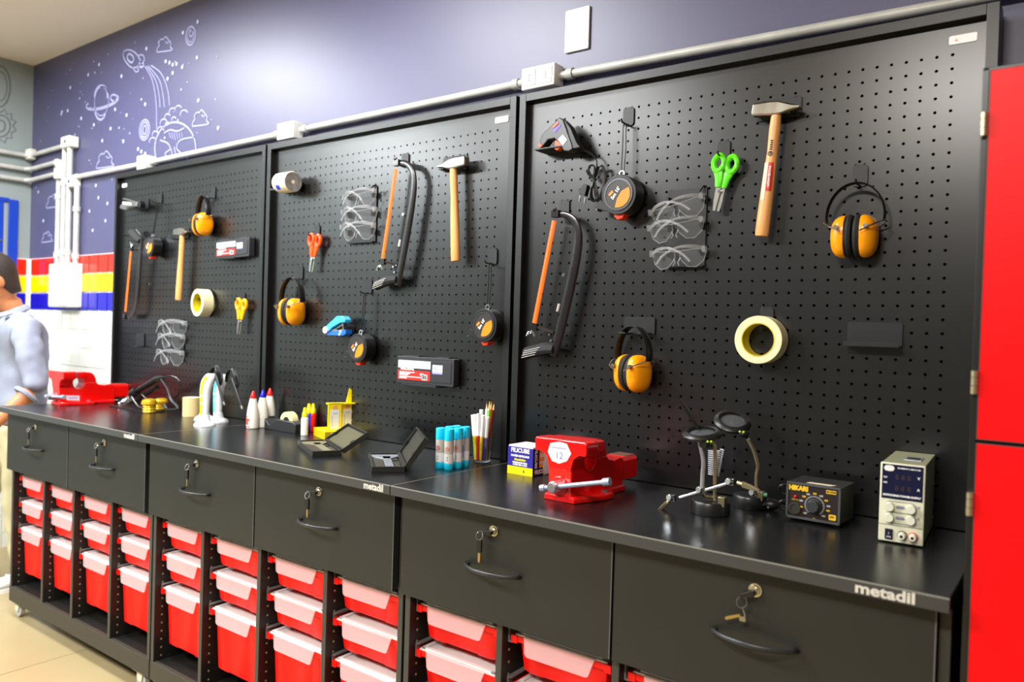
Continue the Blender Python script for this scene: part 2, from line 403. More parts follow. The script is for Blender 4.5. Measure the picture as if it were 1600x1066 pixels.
# shared bench parts
b = MB(U); b.prism([(0, .45), (.42, .45), (.42, .35), (.12, .35), (.12, -.62), (.42, -.62), (.42, -.75), (0, -.75)], 0, 12.5)
runL = b.mesh('runner'); runL.materials.append(RAILG)
b = MB(U); b.prism([(0, .45), (-.42, .45), (-.42, .35), (-.12, .35), (-.12, -.62), (-.42, -.62), (-.42, -.75), (0, -.75)], 0, 12.5)
runR = b.mesh('runner'); runR.materials.append(RAILG)
LOCKM = mat('nickel lock face', (205, 200, 182), .24, 1)
def handle_mesh():
    b = MB(U); pts = [(x, -.15-1.15*(1-(x/2.68)**2)**.8 if abs(x) < 2.68 else -.1, -.0) for x in [i*.268 for i in range(-10, 11)]]
    b.tube([(p[0], p[1], p[2]) for p in pts], [.13+.05*(1-abs(p[0])/2.68) for p in pts], 8, flat=1.5)
    for s in (-1, 1): b.cyl((s*2.45, -.45, 0), (s*2.45, 0, 0), .13, n=8)
    return b
hm = handle_mesh().mesh('handle'); hm.materials.append(mat('dark handle', (46, 48, 50), .35, .2)); hm.polygons.foreach_set('use_smooth', [True]*len(hm.polygons))
b = MB(U); b.cyl((0, -.12, 0), (0, 0, 0), .42, n=24); b.cyl((0, -.2, 0), (0, -.12, 0), .30, .34, n=24); b.cyl((0, -.32, 0), (0, -.2, 0), .2, n=20)
lockm = b.mesh('lock'); lockm.materials.append(LOCKM)
def key_obs(d, x, z, style):
    """plastic-headed key in the lock, ring, and the second key hanging from it"""
    b = MB(U); b.prism(rrect(-.95, .05, -.28, .1, .12), -.55, -.3); b.M = Matrix.Identity(4)
    ob('key', b, PLAS, d, loc=(x*U, 0, z*U), rot=(0, radians(-28 if style else -12), 0), bevel=.001)
    cx = (-.95 if not style else -.62); cz = (-.42 if not style else -.75)
    b = MB(U); b.tube([(cx+.32*cos(a), -.62+.12*sin(a), cz+.32*sin(a)) for a in [2*pi*i/20 for i in range(20)]], .045, 6, closed=True)
    ob('key_ring', b, CHROME, d, loc=(x*U, 0, z*U))
    b = MB(U)
    if not style:
        b.prism(rrect(cx-.22, cx+.22, cz-1.35, cz-.3, .12), -.68, -.5); ob('key_head', b, PLAS, d, loc=(x*U, 0, z*U), bevel=.0008)
        b = MB(U); b.prism([(cx-.11, cz-1.35), (cx+.11, cz-1.35), (cx+.11, cz-1.95), (cx+.03, cz-2.15), (cx-.11, cz-2.05)], -.62, -.56)
        ob('key_blade', b, BRASS, d, loc=(x*U, 0, z*U), label='brass blade of the hanging key')
    else:
        b.tube([(cx+.05, -.6, cz-.3), (cx+.25, -.62, cz-.75), (cx+.2, -.65, cz-1.0)], .05, 6)
        b.prism(rrect(cx-.1, cx+.3, cz-1.15, cz-.85, .1), -.7, -.55); ob('key_head', b, STEEL, d, loc=(x*U, 0, z*U))
        b = MB(U); b.prism([(cx-.05, cz-.9), (cx-.95, cz-1.32), (cx-1.05, cz-1.2), (cx-.9, cz-1.08), (cx-.1, cz-.75)], -.65, -.58)
        ob('key_blade', b, BRASS, d, loc=(x*U, 0, z*U), label='brass blade of the hanging key')
BADGE = mat('silver badge lettering', (225, 222, 215), .3, .3)
for k in range(3):
    S = S0+W*k; xl = S+.1 if k else S+1.1; xr = S+W-.14
    t = thing('workbench', ['black workbench at the far left end, red vise on top', 'black middle workbench with glue bottles and paint on top',
        'nearest black workbench at the right, power supply on top'][k], 'workbench', P(S, 0, FLOOR), group='row of three black workbenches')
    def bx(name, x0, x1, y0, y1, z0, z1, m, bevel=.0012, par=None, **kw):
        b = MB(U); b.box(x0-S, x1-S, y0, y1, z0-FLOOR, z1-FLOOR); return ob(name, b, m, par or t, bevel=bevel, sm=0, **kw)
    bx('worktop', (S+.04 if k else S+1.3), S+W-.04, -17.1, WY-.4, ZT-.82, ZT, TOPM, .0015)
    bx('edge_strip', (S+.05 if k else S+1.31), S+W-.05, -17.13, -17.1, ZT-.79, ZT-.04, mat('worktop edge', (58, 59, 58), .4), .0003)
    TE = mat('worktop edge highlight', (128, 128, 120), .35); bx('edge_strip', (S+.05 if k else S+1.31), S+W-.05, -17.135, -17.05, ZT-.075, ZT+.004, TE, 0)  # pale strip paints the specular highlight along the worktop's front bevel
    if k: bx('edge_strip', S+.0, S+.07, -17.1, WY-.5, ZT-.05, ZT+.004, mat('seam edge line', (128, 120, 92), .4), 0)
    bx('side_panel', xl, xl+.62, -15, 1, -61, ZT-.83, CARC); bx('side_panel', xr-.62, xr, -15, 1, -61, ZT-.83, CARC)
    bx('edge_strip', xl+.03, xl+.59, -15.04, -15, -60.9, -43.5, EDGE2 if False else mat('post edge', (60, 60, 56), .4), .0003)
    bx('edge_strip', xr-.59, xr-.03, -15.04, -15, -60.9, ZT-.9, mat('post edge', (60, 60, 56), .4), .0003)
    dv = [10.35, 20.65, 30.9] if k else [11.9, 20.9, 31.2]
    for d in dv:
        bx('divider', S+d-.31, S+d+.31, -15, 1, -61, -43.2, CARC)
        bx('edge_strip', S+d-.28, S+d+.28, -15.04, -15, -60.9, -43.5, mat('post edge', (60, 60, 56), .4), .0003)
    bx('base_shelf', xl, xr, -15.0, 1, -61.6, -61, CARC)
    bx('plinth', xl, xr, -15.1, -14.5, -63.1, -60.95, mat('plinth laminate', (56, 52, 44), .5), .0015); bx('plinth', xl, xr, .4, 1, -63.1, -61.6, CARC)
    bx('drawer_deck', xl+.62, xr-.62, -14.8, 1, -43.5, -43.0, CARC)
    bx('back_panel', xl, xr, .7, 1, -61, ZT-.83, CARC)
    # drawers
    for j, (a, c) in enumerate(((.15 if k else 1.0, 20.55), (20.72, W-.78))):
        d = bx('drawer', S+a, S+c, -15.75, -15.05, -43.4, ZT-.95, DRAW, .0008)
        hx = (10.1, 30.6)[j]; hy = -15.75
        if k == 0 and j == 0: hx = 10.7
        h = ob('handle', hm, None, d, loc=(hx*U, hy*U, (-39.3-FLOOR)*U)); ob('lock', lockm, None, d, loc=(hx*U, hy*U, (-36.25-FLOOR)*U))
        kk = [(hx, -36.25-FLOOR)]
        # keys sit in the drawer's frame
        n0 = len(bpy.data.objects)
        b4 = set(bpy.data.objects); key_obs(d, hx, -36.25-FLOOR, k == 2 and j == 1)
        for o in set(bpy.data.objects)-b4: o.location.y += hy*U
    # light edge banding on drawer ends
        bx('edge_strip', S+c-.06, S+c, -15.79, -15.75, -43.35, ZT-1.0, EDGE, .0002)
    # tray runners and peg holes
    cells = []; xs = [xl+.62]+sum([[S+d-.31, S+d+.31] for d in dv], [])+[xr-.62]
    holes = MB(U)
    for c in range(4):
        a, e = xs[2*c], xs[2*c+1]; cells.append((a, e))
        for r in range(3):
            ob('runner', runL, None, t, loc=((a-S)*U, -14.25*U, (ZR[r]-FLOOR)*U)); ob('runner', runR, None, t, loc=((e-S)*U, -14.25*U, (ZR[r]-FLOOR)*U))
        for i in range(17):
            z = -44.9-FLOOR-i*.97
            for yy in (-14.1,): holes.cyl((a-S, yy, z), (a-S+.03, yy, z), .11, n=8)
    ob('shelf_holes', holes, mat('pale hole sleeve', (150, 140, 110), .5), t, kind='stuff')
    # casters
    for cx_, cy_ in ((xl+1.2, -14.0), (xr-3.2, -14.0), (xl+1.6, -1), (xr-1.9, -1)):
        GP = mat('pale caster metal', (222, 216, 192), .4)
        b = MB(U); b.box(-1, 1, -.9, .9, 2.2, 2.35); b.prism([(-.75, 2.3), (.75, 2.3), (.45, 1.0), (.1, .8), (-.4, .95)], -.5, -.4); b.prism([(-.75, 2.3), (.75, 2.3), (.45, 1.0), (.1, .8), (-.4, .95)], .4, .5)
        b.box(-1.25, -.6, -.3, .3, 1.8, 2.0)
        c = ob('caster', b, GP, t, loc=((cx_-S)*U, cy_*U, 0), bevel=.0008)
        b = MB(U); b.cyl((0, -.33, 1.05), (0, .33, 1.05), 1.05, n=28); b.cyl((0, -.42, 1.05), (0, .42, 1.05), .3, n=12)
        ob('wheel', b, mat('grey caster wheel', (176, 174, 170), .5), c, bevel=.002)
    text('metadil', .50*U*1.65, BADGE, t, ((W-3.15 if k == 2 else W-2.0)*U, -17.15*U, (ZT-.42-FLOOR)*U), sx=1.25 if k==2 else 1.0, bold=.0008)
    # trays
    for c, (a, e) in enumerate(cells):
        for r in range(3):
            if k == 2 and (c == 3 or r == 2 or (c == 2 and r > 0)): continue
            tray(k, c, r, (a+e)/2-4.45)

# ================================================================ pegboards
def peg_mesh():
    vs, fs = [], []; R = .118; y0, y1 = 0., .06
    dirs = [(-1, -1), (0, -1), (1, -1), (1, 0), (1, 1), (0, 1), (-1, 1), (-1, 0)]
    for i in range(36):
        for j in range(33):
            n = len(vs)
            for dx, dz in dirs: vs.append((i+dx*.5, y0, -j+dz*.5))
            for rr, yy in ((R, y0), (R, y1)):
                for dx, dz in dirs:
                    l = math.hypot(dx, dz); vs.append((i+dx/l*rr, yy, -j+dz/l*rr))
            for a in range(8):
                c = (a+1) % 8; fs.append((n+a, n+c, n+8+c, n+8+a)); fs.append((n+8+a, n+8+c, n+16+c, n+16+a))
    def q(x0, x1, z0, z1):
        n = len(vs); vs.extend([(x0, y0, z0), (x1, y0, z0), (x1, y0, z1), (x0, y0, z1)]); fs.append((n, n+1, n+2, n+3))
    xL, xR, zB, zTt = -2.2, 37.1, -33.9, 2.3
    q(xL, -.5, zB, zTt); q(35.5, xR, zB, zTt); q(-.5, 35.5, .5, zTt); q(-.5, 35.5, zB, -32.5)
    me = bpy.data.meshes.new('pegboard'); me.from_pydata([(x*U, y*U, z*U) for x, y, z in vs], [], fs); me.materials.append(BLACK); return me
pegm = peg_mesh()
for k in range(3):
    X = W*k
    t = thing('tool_board', ['black pegboard behind the far left bench, narrowest in view', 'black pegboard in the middle, above the glue and paint bottles', 'black pegboard at the right, beside the red cabinet'][k],
        'pegboard', P(X, 0, 0), group='three black tool pegboards')
    ob('pegboard', pegm, None, t)
    def fb(name, x0, x1, y0, y1, z0, z1, m=FRAME, bv=.0012, **kw):
        b = MB(U); b.box(x0, x1, y0, y1, z0, z1); return ob(name, b, m, t, bevel=bv, sm=0, **kw)
    fb('back_plate', (-2.6 if k else -2.2), 37.4, .5, 1.4, -33.95, 2.7, DARK, 0)
    fb('frame_post', (-2.98 if k else -2.3), (-2.2 if k else -1.75), -.75, 1.5, -33.95, 2.95); fb('frame_post', 37.1, 37.88, -.75, 1.5, -33.95, 2.95)
    fb('frame_rail', (-2.2 if k else -1.75), 37.1, -.75, 1.5, 2.15, 2.95)
    nx = [-1.0, 34.7, 34.75][k]; nw = [.95, 1.7, 1.75][k]
    b = MB(U); b.prism(rrect(nx, nx+nw, .7, 1.32, .12), -.08, 0)
    if k == 0: b = MB(U); b.prism(rrect(-1.3, 0.1, .75, 1.35, .12), -.08, 0); nx, nw = -1.3, 1.4
    pl = ob('name_plate', b, mat('white plate', (246, 244, 244), .3), t)
    b = MB(U); b.cyl((nx+.14, -.1, 1.02), (nx+.14, -.08, 1.02), .05, n=8); b.cyl((nx+nw-.14, -.1, 1.02), (nx+nw-.14, -.08, 1.02), .05, n=8); ob('rivet', b, STEEL, pl)
    b = MB(U); b.prism([(nx+.36, .9), (nx+.56, .9), (nx+.46, 1.12)], -.1, -.08); ob('mark', b, mat('pale orange print', (236, 190, 170), .5), pl)

# ================================================================ red cabinet
CR = mat('red laminate door', (244, 0, 10), .42, noise=.05, nscale=30, bump=.02, spec=.25)
CE = mat('dark cabinet edge', (40, 38, 36), .4)
t = thing('cabinet', 'tall red two-door cabinet at the right edge beside the pegboard', 'cabinet', P(121.15, -16, FLOOR))
b = MB(U); zt = -6.2-FLOOR
b.box(0, 32, .75, 17, .6, zt); ob('carcass', b, CE, t, bevel=.001, sm=0)
b = MB(U); b.box(0, .30, .1, .75, .6, zt); b.box(0, 32, .1, .75, zt-.16, zt); ob('front_frame', b, FRAME, t, bevel=.001, sm=0)
for z0, z1 in ((39.85, zt-.2), (1.2, 39.6)):
    d = MB(U); d.box(.36, 31.9, 0, .7, z0, z1); d = ob('door', d, CR, t, bevel=.0006, sm=0)
    b = MB(U); b.box(.31, .36, -.02, .7, z0, z1); b.box(.31, 31.9, -.02, .7, z0-.05, z0); b.box(.31, 31.9, -.02, .7, z1, z1+.05); ob('edge_strip', b, mat('dark door edge', (70, 62, 60), .4), d, sm=0)
    for hz in ((-9.2-FLOOR, -22.7-FLOOR) if z0 > 30 else (-29.1-FLOOR,)):
        b = MB(U); b.cyl((.16, -.12, hz-.6), (.16, -.12, hz-.2), .17, n=12); b.cyl((.16, -.12, hz-.17), (.16, -.12, hz+.25), .17, n=12); b.cyl((.16, -.12, hz+.28), (.16, -.12, hz+.6), .17, n=12)
        ob('hinge', b, mat('nickel hinge', (200, 185, 150), .3, .8), d)
# ================================================================ things hanging on the pegboards
def bp(u, v, y): return at(u, v, 1, y)
def seat(u1, v1, u2, v2, y, L):
    a = bp(u1, v1, y); c = bp(u2, v2, y); d = c-a; l = math.hypot(d.x, d.z)
    return P(*a), math.atan2(-d.x, -d.z), l/L
HOOKM = mat('hook steel', (34, 35, 37), .38, .1)
def hook(u, v, carry, h=1.7, w=1.1, pin=1.3, where=''):
    a = bp(u, v, -.06)
    t = thing('peg_hook', 'small black pegboard hook holding the '+carry, 'hook', P(a.x, 0, a.z), group='pegboard hooks')
    b = MB(U); b.prism(rrect(-w/2, w/2, -h, 0, .3), -.16, -.07); ob('hook_plate', b, HOOKM, t, bevel=.0004)
    for px_ in (-w*.35, w*.25): b = MB(U); b.cyl((px_, -.14, -.12), (px_, .1, .1), .07, n=8); ob('peg', b, HOOKM, t)
    b = MB(U); b.tube([(0, -.1, -h+.1), (0, -pin*.5, -h+.05), (0, -pin, -h+.1), (0, -pin-.15, -h+.35)], .085, 8); ob('hook_pin', b, HOOKM, t)
    return t
WOOD = mat('beech handle', (238, 180, 112), .38, c2=(222, 152, 86), nscale=14, stretch=(6, 6, .6))
HEADM = mat('forged steel', (176, 172, 160), .26, 1, noise=.25, nscale=25)
STK = mat('red sticker', (214, 40, 34), .4); STW = mat('cream sticker', (232, 214, 182), .45); INK = mat('dark print', (40, 34, 30), .5)
WHT = mat('white print', (242, 242, 240), .5)
def hammer(u1, v1, u2, v2, label, flip=False, sticker=False):
    loc, ang, s = seat(u1, v1, u2, v2, -1.15, 10.2)
    t = thing('hammer', label, 'hammer', loc, (0, ang, 0), 'hammers on the pegboards'); t.scale = (s, s, s)
    h = thing('dummy', None, None); bpy.data.objects.remove(h)
    k = -1 if flip else 1
    b = MB(U); rings = []
    for x, z0, z1, hy in ((-1.95, -.42, .42, .36), (-1.85, -.5, .5, .45), (-1.2, -.5, .55, .47), (-.5, -.52, .62, .42), (.2, -.5, .6, .42), (.5, -.46, .5, .44), (1.3, -.2, .28, .45), (1.9, -.02, .1, .46)):
        q = [(-hy, z0+.12), (-hy+.12, z0), (hy-.12, z0), (hy, z0+.12), (hy, z1-.12), (hy-.12, z1), (-hy+.12, z1), (-hy, z1-.12)]
        if z1-z0 < .4: q = [(-hy, z0), (-hy+.1, z0), (hy-.1, z0), (hy, z0), (hy, z1), (hy-.1, z1), (-hy+.1, z1), (-hy, z1)]
        rings.append([(x*k, y, z) for y, z in q])
    b.loft(rings if k > 0 else rings[::-1]); ob('hammer_head', b, HEADM, t, bevel=.0006, sm=30)
    b = MB(U); rings = []
    for z, w, d, x in ((.6, .3, .25, 0), (-.3, .40, .33, 0), (-1.6, .46, .36, .02), (-3.5, .44, .36, .05), (-6, .52, .40, 0), (-8.5, .56, .42, -.04), (-10.0, .56, .42, -.05), (-10.2, .50, .38, -.05)):
        rings.append([(x+w*cos(2*pi*i/16), d*sin(2*pi*i/16), z) for i in range(16)])
    b.loft(rings); hd = ob('handle', b, WOOD, t)
    if sticker:
        def wrap(name, z0, z1, a0, a1, m):
            b = MB(U)
            def r(z): return .45+.1*min(1, max(0, (-z-3.5)/4.5))+.012
            n = 6; vs = []
            for z in (z0, z1):
                for i in range(n+1):
                    a = radians(a0+(a1-a0)*i/n); vs.append((r(z)*cos(a)+.01, .38/.5*r(z)*sin(a)*1.05, z))
            b.add(vs, [(i, i+1, n+2+i, n+1+i) for i in range(n)]); return ob(name, b, m, hd, sm=0)
        wrap('sticker', -7.3, -4.3, 205, 262, STW); wrap('sticker', -6.6, -4.3, 262, 318, STK)
        text('FERRAMENTAS', .26*U, WHT, hd, (.13*U, -.405*U, -5.45*U), (pi/2, -pi/2, 0), bold=.0002); text('TAURUS' if False else 'TOOLS' if False else '', .3*U, INK, hd, (0, -.5*U, -3*U), (pi/2, -pi/2, 0)) if False else None
        b = MB(U); b.ring(.2, .13, -.40, -.392, 20, .0, -3.6); b.prism([(-.09, -3.5), (.09, -3.45), (.02, -3.72)], -.40, -.392)
        for i in range(5): b.box(-.1+.02*(i % 2), .12, -.40, -.392, -3.3+i*.17, -3.2+i*.17)
        ob('printed_mark', b, INK, hd, sm=0)
    return t
def holder(u, v, w, label, h=1.6, arm=1.25):
    a = bp(u, v, -.06)
    t = thing('tool_holder', label, 'holder', P(a.x, 0, a.z), group='pegboard brackets')
    b = MB(U); b.prism(rrect(-w/2, w/2, -h, 0, .18), -.16, -.07); ob('holder_plate', b, HOOKM, t, bevel=.0004)
    for s in (-1, 1): b = MB(U); b.cyl((s*w*.36, -.14, -.12), (s*w*.36, .1, .1), .07, n=8); ob('peg', b, HOOKM, t)
    for s in (-1, 1):
        b = MB(U); b.box(s*.95-.35, s*.95+.35, -arm, -.1, -h+.02, -h+.14); b.box(s*.95-.35, s*.95+.35, -arm-.08, -arm, -h+.02, -h+.16); ob('prong', b, HOOKM, t, sm=0, bevel=.0005)
    return t
def shelf(u, v, w, h, d, label, lip=.3):
    """wide bracket: u, v = middle of the shelf's back edge"""
    a = bp(u, v, -.06)
    t = thing('pegboard_shelf', label, 'shelf', P(a.x, 0, a.z), group='pegboard brackets')
    b = MB(U); b.prism(rrect(-w/2, w/2, -.05, h, .18), -.16, -.07); ob('holder_plate', b, HOOKM, t, bevel=.0004)
    b = MB(U); b.box(-w/2, w/2, -d, -.1, -.1, 0)
    if lip: b.box(-w/2, w/2, -d-.09, -d, -.1, lip)
    ob('ledge', b, HOOKM, t, sm=0, bevel=.0005)
    for s in (-1, 1): b = MB(U); b.cyl((s*w*.36, -.14, h-.12), (s*w*.36, .1, h+.1), .07, n=8); ob('peg', b, HOOKM, t)
    return t
holder(1218, 155, 3.6, 'black bracket behind the hammer head on the right pegboard')
hammer(1214, 171, 1191, 369, 'wooden-handled hammer on the right pegboard, red sticker on its handle', sticker=True)
holder(712, 244, 3.4, 'black bracket behind the hammer head on the middle pegboard')
hammer(708, 257, 712.5, 408, 'wooden-handled hammer on the middle pegboard beside the hacksaw', flip=True)
holder(286, 358, 3.4, 'black bracket behind the hammer head on the far left pegboard')
hammer(285, 363, 279, 469, 'wooden-handled hammer on the far left pegboard below the earmuffs')

# ---- earmuffs
OR = mat('orange gloss shell', (255, 160, 0), .25, coat=.25, spec=.4); 
def earmuffs(u, v, label, yaw=0, L=6.1, vb=None):
    a = bp(u, v, -1.35); s = 1.0
    if vb: s = (a.z-bp(u, vb, -1.35).z)/L
    t = thing('earmuffs', label, 'earmuffs', P(*a), (0, 0, yaw), 'orange earmuffs on the pegboards'); t.scale = (s,)*3
    b = MB(U); pts = []
    for i in range(25):
        q = pi*i/24; pts.append((-2.25*cos(q), 0, -2.75+2.75*sin(q)))
    pts = [(-2.2, 0, -3.2)]+pts+[(2.2, 0, -3.2)]
    vs = []; 
    b.tube(pts, .40, 8, flat=.2, up=(0, 1, 0)); ob('headband', b, PLAS, t)
    for k in (-1, 1):
        b = MB(U)
        b.tube([(k*2.2, -.25, -3.15), (k*2.35, -.5, -3.2), (k*1.6, -1.55, -3.7), (k*.75, -1.72, -4.15)], .06, 6)
        b.tube([(k*2.2, .25, -3.15), (k*2.35, .5, -3.2), (k*1.6, 1.0, -3.7)], .06, 6)
        b.cyl((k*1.15, -1.55, -3.75), (k*1.15, -1.2, -3.75), .2, n=12)
        ob('cup_wire', b, mat('wire steel', (150, 140, 130), .3, 1), t)
    for k in (-1, 1):
        b = MB(U); rings = []
        for x, r in ((.62, 1.0), (.8, 1.03), (1.1, 1.0), (1.4, .9), (1.62, .72), (1.75, .45), (1.8, .12)):
            ring = []
            for i in range(28):
                q = 2*pi*i/28; cx, cz = cos(q), sin(q)
                sh = 1/((abs(cx)**2.6+abs(cz)**2.6)**(1/2.6)); top = 1-.14*max(0, cz)**2*abs(x/1.8)
                ring.append((k*x, 1.32*r*cx*sh*.97, -4.35+1.75*r*cz*sh*top))
            rings.append(ring if k > 0 else ring[::-1])
        b.loft(rings); cup = ob('ear_cup', b, OR, t)
        b = MB(U); rings = []
        for x, r in ((.06, .86), (.1, .98), (.3, 1.04), (.5, 1.0), (.62, .96)):
            ring = [(k*x, 1.28*r*cos(2*pi*i/28), -4.35+1.72*r*sin(2*pi*i/28)) for i in range(28)]; rings.append(ring if k > 0 else ring[::-1])
        b.loft(rings); ob('ear_cushion', b, SOFT, t)
    return t
earmuffs(1338, 286, 'orange earmuffs high on the right pegboard, nearest the red cabinet', vb=402)
earmuffs(991, 510, 'orange earmuffs low on the right pegboard, left of the tape roll', yaw=radians(-22), vb=612)
earmuffs(457, 434, 'orange earmuffs on the middle pegboard beside the blue stapler', yaw=radians(-2), vb=508)
earmuffs(318, 306, 'orange earmuffs at the top of the far left pegboard', yaw=radians(-12), vb=368)
hook(1345, 257, 'earmuffs nearest the red cabinet')
t = holder(1000, 496, 3.1, 'wide black bracket holding the earmuffs low on the right pegboard', h=1.55, arm=1.6)
hook(470, 416, 'earmuffs on the middle pegboard'); hook(334, 292, 'earmuffs on the far left pegboard')

# ---- hacksaws
ORB = mat('orange blade guard', (250, 110, 22), .35); SAWF = mat('black saw frame', (34, 30, 32), .22, .2, coat=.3)
REDP = mat('dark red print', (120, 20, 24), .35)
O3 = bp(866, 345, -1.2); 
def L3(u, v, dy=0): q = bp(u, v, -1.2); return (q.x-O3.x, dy, q.z-O3.z)
def hacksaw(u1, v1, u2, v2, label, inv=False):
    e = bp(835, 505, -1.2)-O3; L = math.hypot(e.x, e.z); a0 = math.atan2(-e.x, -e.z)
    loc, ang, s = seat(u1, v1, u2, v2, -1.2, L)
    t = thing('hacksaw', label, 'saw', loc, (0, ang-a0, 0), 'hacksaws on the pegboards'); t.scale = (s,)*3
    if inv:
        q1 = bp(u1, v1, -1.2); t.location = P(*bp(u2, v2, -1.2)); t.rotation_euler = (pi, 0, 0); t.rotation_euler = (pi, -(ang-0)*0-(-a0)-ang, 0)
    b = MB(U); p = smooth_path([L3(868, 337), L3(880, 335), L3(892, 340), L3(901, 352), L3(904, 372), L3(901, 400), L3(893, 440), L3(884, 480), L3(873, 525), L3(864, 556)], 4)
    n = len(p); b.tube(p, [.26+.28*min(1, i/n*1.6) for i in range(n)], 8, flat=.42, up=(1, 0, .35)); fr = ob('saw_frame', b, SAWF, t)
    b = MB(U); b.tube([L3(866, 345), L3(835, 505)], .27, 6, flat=.4, up=(1, 0, .2)); ob('saw_blade', b, ORB, t)
    b = MB(U); q = L3(870, 334); b.box(q[0]-.45, q[0]+.35, -.3, .3, q[2]-.35, q[2]+.3); q = L3(870, 327); b.cyl((q[0]+.1, -.2, q[2]), (q[0]-.2, -.3, q[2]-.1), .16); ob('blade_clamp', b, SAWF, t); b = MB(U); q = L3(836, 511); b.box(q[0]-.3, q[0]+.3, -.2, .2, q[2]-.35, q[2]+.3)
    b.tube([L3(838, 511), L3(850, 514), L3(866, 520)], .16, 6); ob('blade_clamp', b, SAWF, t)
    b = MB(U); q = Vector(L3(831, 520)); b.tube([q+Vector((-.5, -.1, -.35)), q+Vector((-.28, -.15, .05)), q+Vector((0, -.15, .12)), q+Vector((.28, -.15, .05)), q+Vector((.45, -.1, -.35))], .13, 6)
    b.cyl(q+Vector((0, -.15, -.1)), q+Vector((.2, 0, .5)), .12); q = L3(883, 430); b.cyl((q[0], -.3, q[2]), (q[0], -.1, q[2]), .18, n=12)
    for uu, vv in ((861, 523), (863, 533)): q = L3(uu, vv); b.cyl((q[0], -.35, q[2]), (q[0], -.1, q[2]), .13, n=10)
    ob('wing_nut', b, CHROME, t)
    b = MB(U); p = smooth_path([L3(866, 545), L3(852, 545), L3(838, 548), L3(826, 551), L3(820, 553)], 4); n = len(p)
    b.tube(p, [.55, .6, .62, .66]+[.72]*(n-6)+[.6, .35], 10, flat=.75); hd = ob('saw_handle', b, SOFT, t)
    b = MB(U)
    for i in range(4):
        a = Vector(L3(821+i*1.5, 559-i*3.4)); c = Vector(L3(842+i*2.5, 554-i*3.7)); a.y = c.y = -.76+abs(i-1.5)*.06; b.tube([a, c], .028, 5)
    ob('grip_line', b, mat('pale grip line', (205, 200, 196), .4), hd)
    b = MB(U); a = Vector(L3(876, 475)); c = Vector(L3(873, 487)); a.y = c.y = -.26; b.tube([a, c], .12, 6, flat=.3); ob('frame_mark', b, WHT, fr)
    return t
hacksaw(866, 345, 835, 505, 'orange and black hacksaw on the right pegboard')
hacksaw(618.5, 264, 598, 404, 'orange and black hacksaw on the middle pegboard beside the hammer')
hacksaw(192, 393, 196, 487, 'orange and black hacksaw hanging upside down at the far left', inv=True)
hook(883, 313, 'hacksaw on the right pegboard', h=1.5); hook(634, 240, 'hacksaw on the middle pegboard', h=1.6)
hook(203, 358, 'hacksaw at the far left', h=1.2)

# ---- tape measures
ORL = mat('orange label', (250, 140, 20), .35); RB = mat('red orange button', (236, 64, 16), .35); DG = mat('dark label', (52, 46, 44), .35)
RUB = mat('black rubber case', (26, 26, 28), .34, noise=.1, nscale=30)
def tape(u, v, uh, vh, label, r, yaw=0):
    a = bp(u, v, -1.2); h = bp(uh, vh, -1.0); s = r/1.6
    t = thing('tape_measure', label, 'tape measure', P(*a), (0, 0, yaw), 'tape measures on the pegboards')
    pl = []
    for i in range(41):
        q = radians(-112+i*320/40); pl.append((1.62*s*cos(q), 1.66*s*sin(q)))
    pl = pl[:-1]+[(-1.7*s, -.3*s), (-2.25*s, -.85*s), (-2.15*s, -1.02*s), (-1.3*s, -1.25*s)]
    b = MB(U); b.prism(pl, -.72*s, .8*s); ob('case', b, RUB, t, bevel=.0055*s, seg=3, sm=50)
    b = MB(U); b.ring(1.34*s, 1.2*s, -.80*s, -.70*s, 40); ob('chrome_ring', b, mat('dark chrome ring', (104, 104, 106), .25, .9), t)
    b = MB(U); b.cyl((0, -.76*s, 0), (0, -.6*s, 0), 1.22*s, n=40); f = ob('face', b, DG, t, bevel=.0004)
    lens = [(1.1*s*cos(radians(q)), 1.1*s*sin(radians(q))) for q in range(-105, 31, 9)]; chord = [(.3*s, .25*s), (-.1*s, -.35*s)]
    b = MB(U); b.prism(lens+chord, -.79*s, -.76*s); ob('face_panel', b, ORL, f, sm=0)
    b = MB(U); b.prism([(-.95*s, .05*s), (-.6*s, .4*s), (-.45*s, .2*s), (-.8*s, -.1*s)], -.79*s, -.76*s); ob('face_mark', b, ORL, f, sm=0)
    text('5m 16\'', .42*s*U, WHT, f, (-.25*s*U, -.795*s*U, .12*s*U), (pi/2, -radians(55), 0), bold=.0005*s)
    b = MB(U); b.prism([(-.55*s, -1.5*s), (.5*s, -1.5*s), (.3*s, -1.95*s), (-.2*s, -2.05*s), (-.5*s, -1.8*s)], -.45*s, .45*s); ob('lock_button', b, RB, t, bevel=.001)
    b = MB(U); b.box(-2.35*s, -2.2*s, -.4*s, .4*s, -1.15*s, -.7*s); ob('tape_hook', b, CHROME, t, sm=0)
    b = MB(U); b.ring(.3*s, .16*s, -.12, .12, 16, -.1*s, 1.85*s); ob('lug', b, CHROME, t)
    d = Vector((h.x-a.x, 0, h.z-a.z)); R = Matrix.Rotation(-yaw, 3, 'Z'); d = R @ d
    b = MB(U)
    for k in (-.14, .14): b.tube([(-.1*s+k, 0, 1.9*s), (d.x*.5+k*1.2, .1, d.z*.5+.9*s), (d.x+k, .2, d.z)], .055, 6)
    b.tube([(d.x-.14, .2, d.z), (d.x, .2, d.z+.12), (d.x+.14, .2, d.z)], .055, 6)
    ob('wrist_strap', b, PLAS, t); return t
tape(973, 306, 976, 196, 'black and orange tape measure hanging from a long strap, right pegboard', 1.72)
tape(763, 509, 766, 412, 'black and orange tape measure at the right edge of the middle pegboard', 1.62)
tape(565, 544, 570, 460, 'black and orange tape measure beside the blue stapler', 1.6)
tape(239, 386, 247, 318, 'black and orange tape measure on the far left pegboard', 1.45)
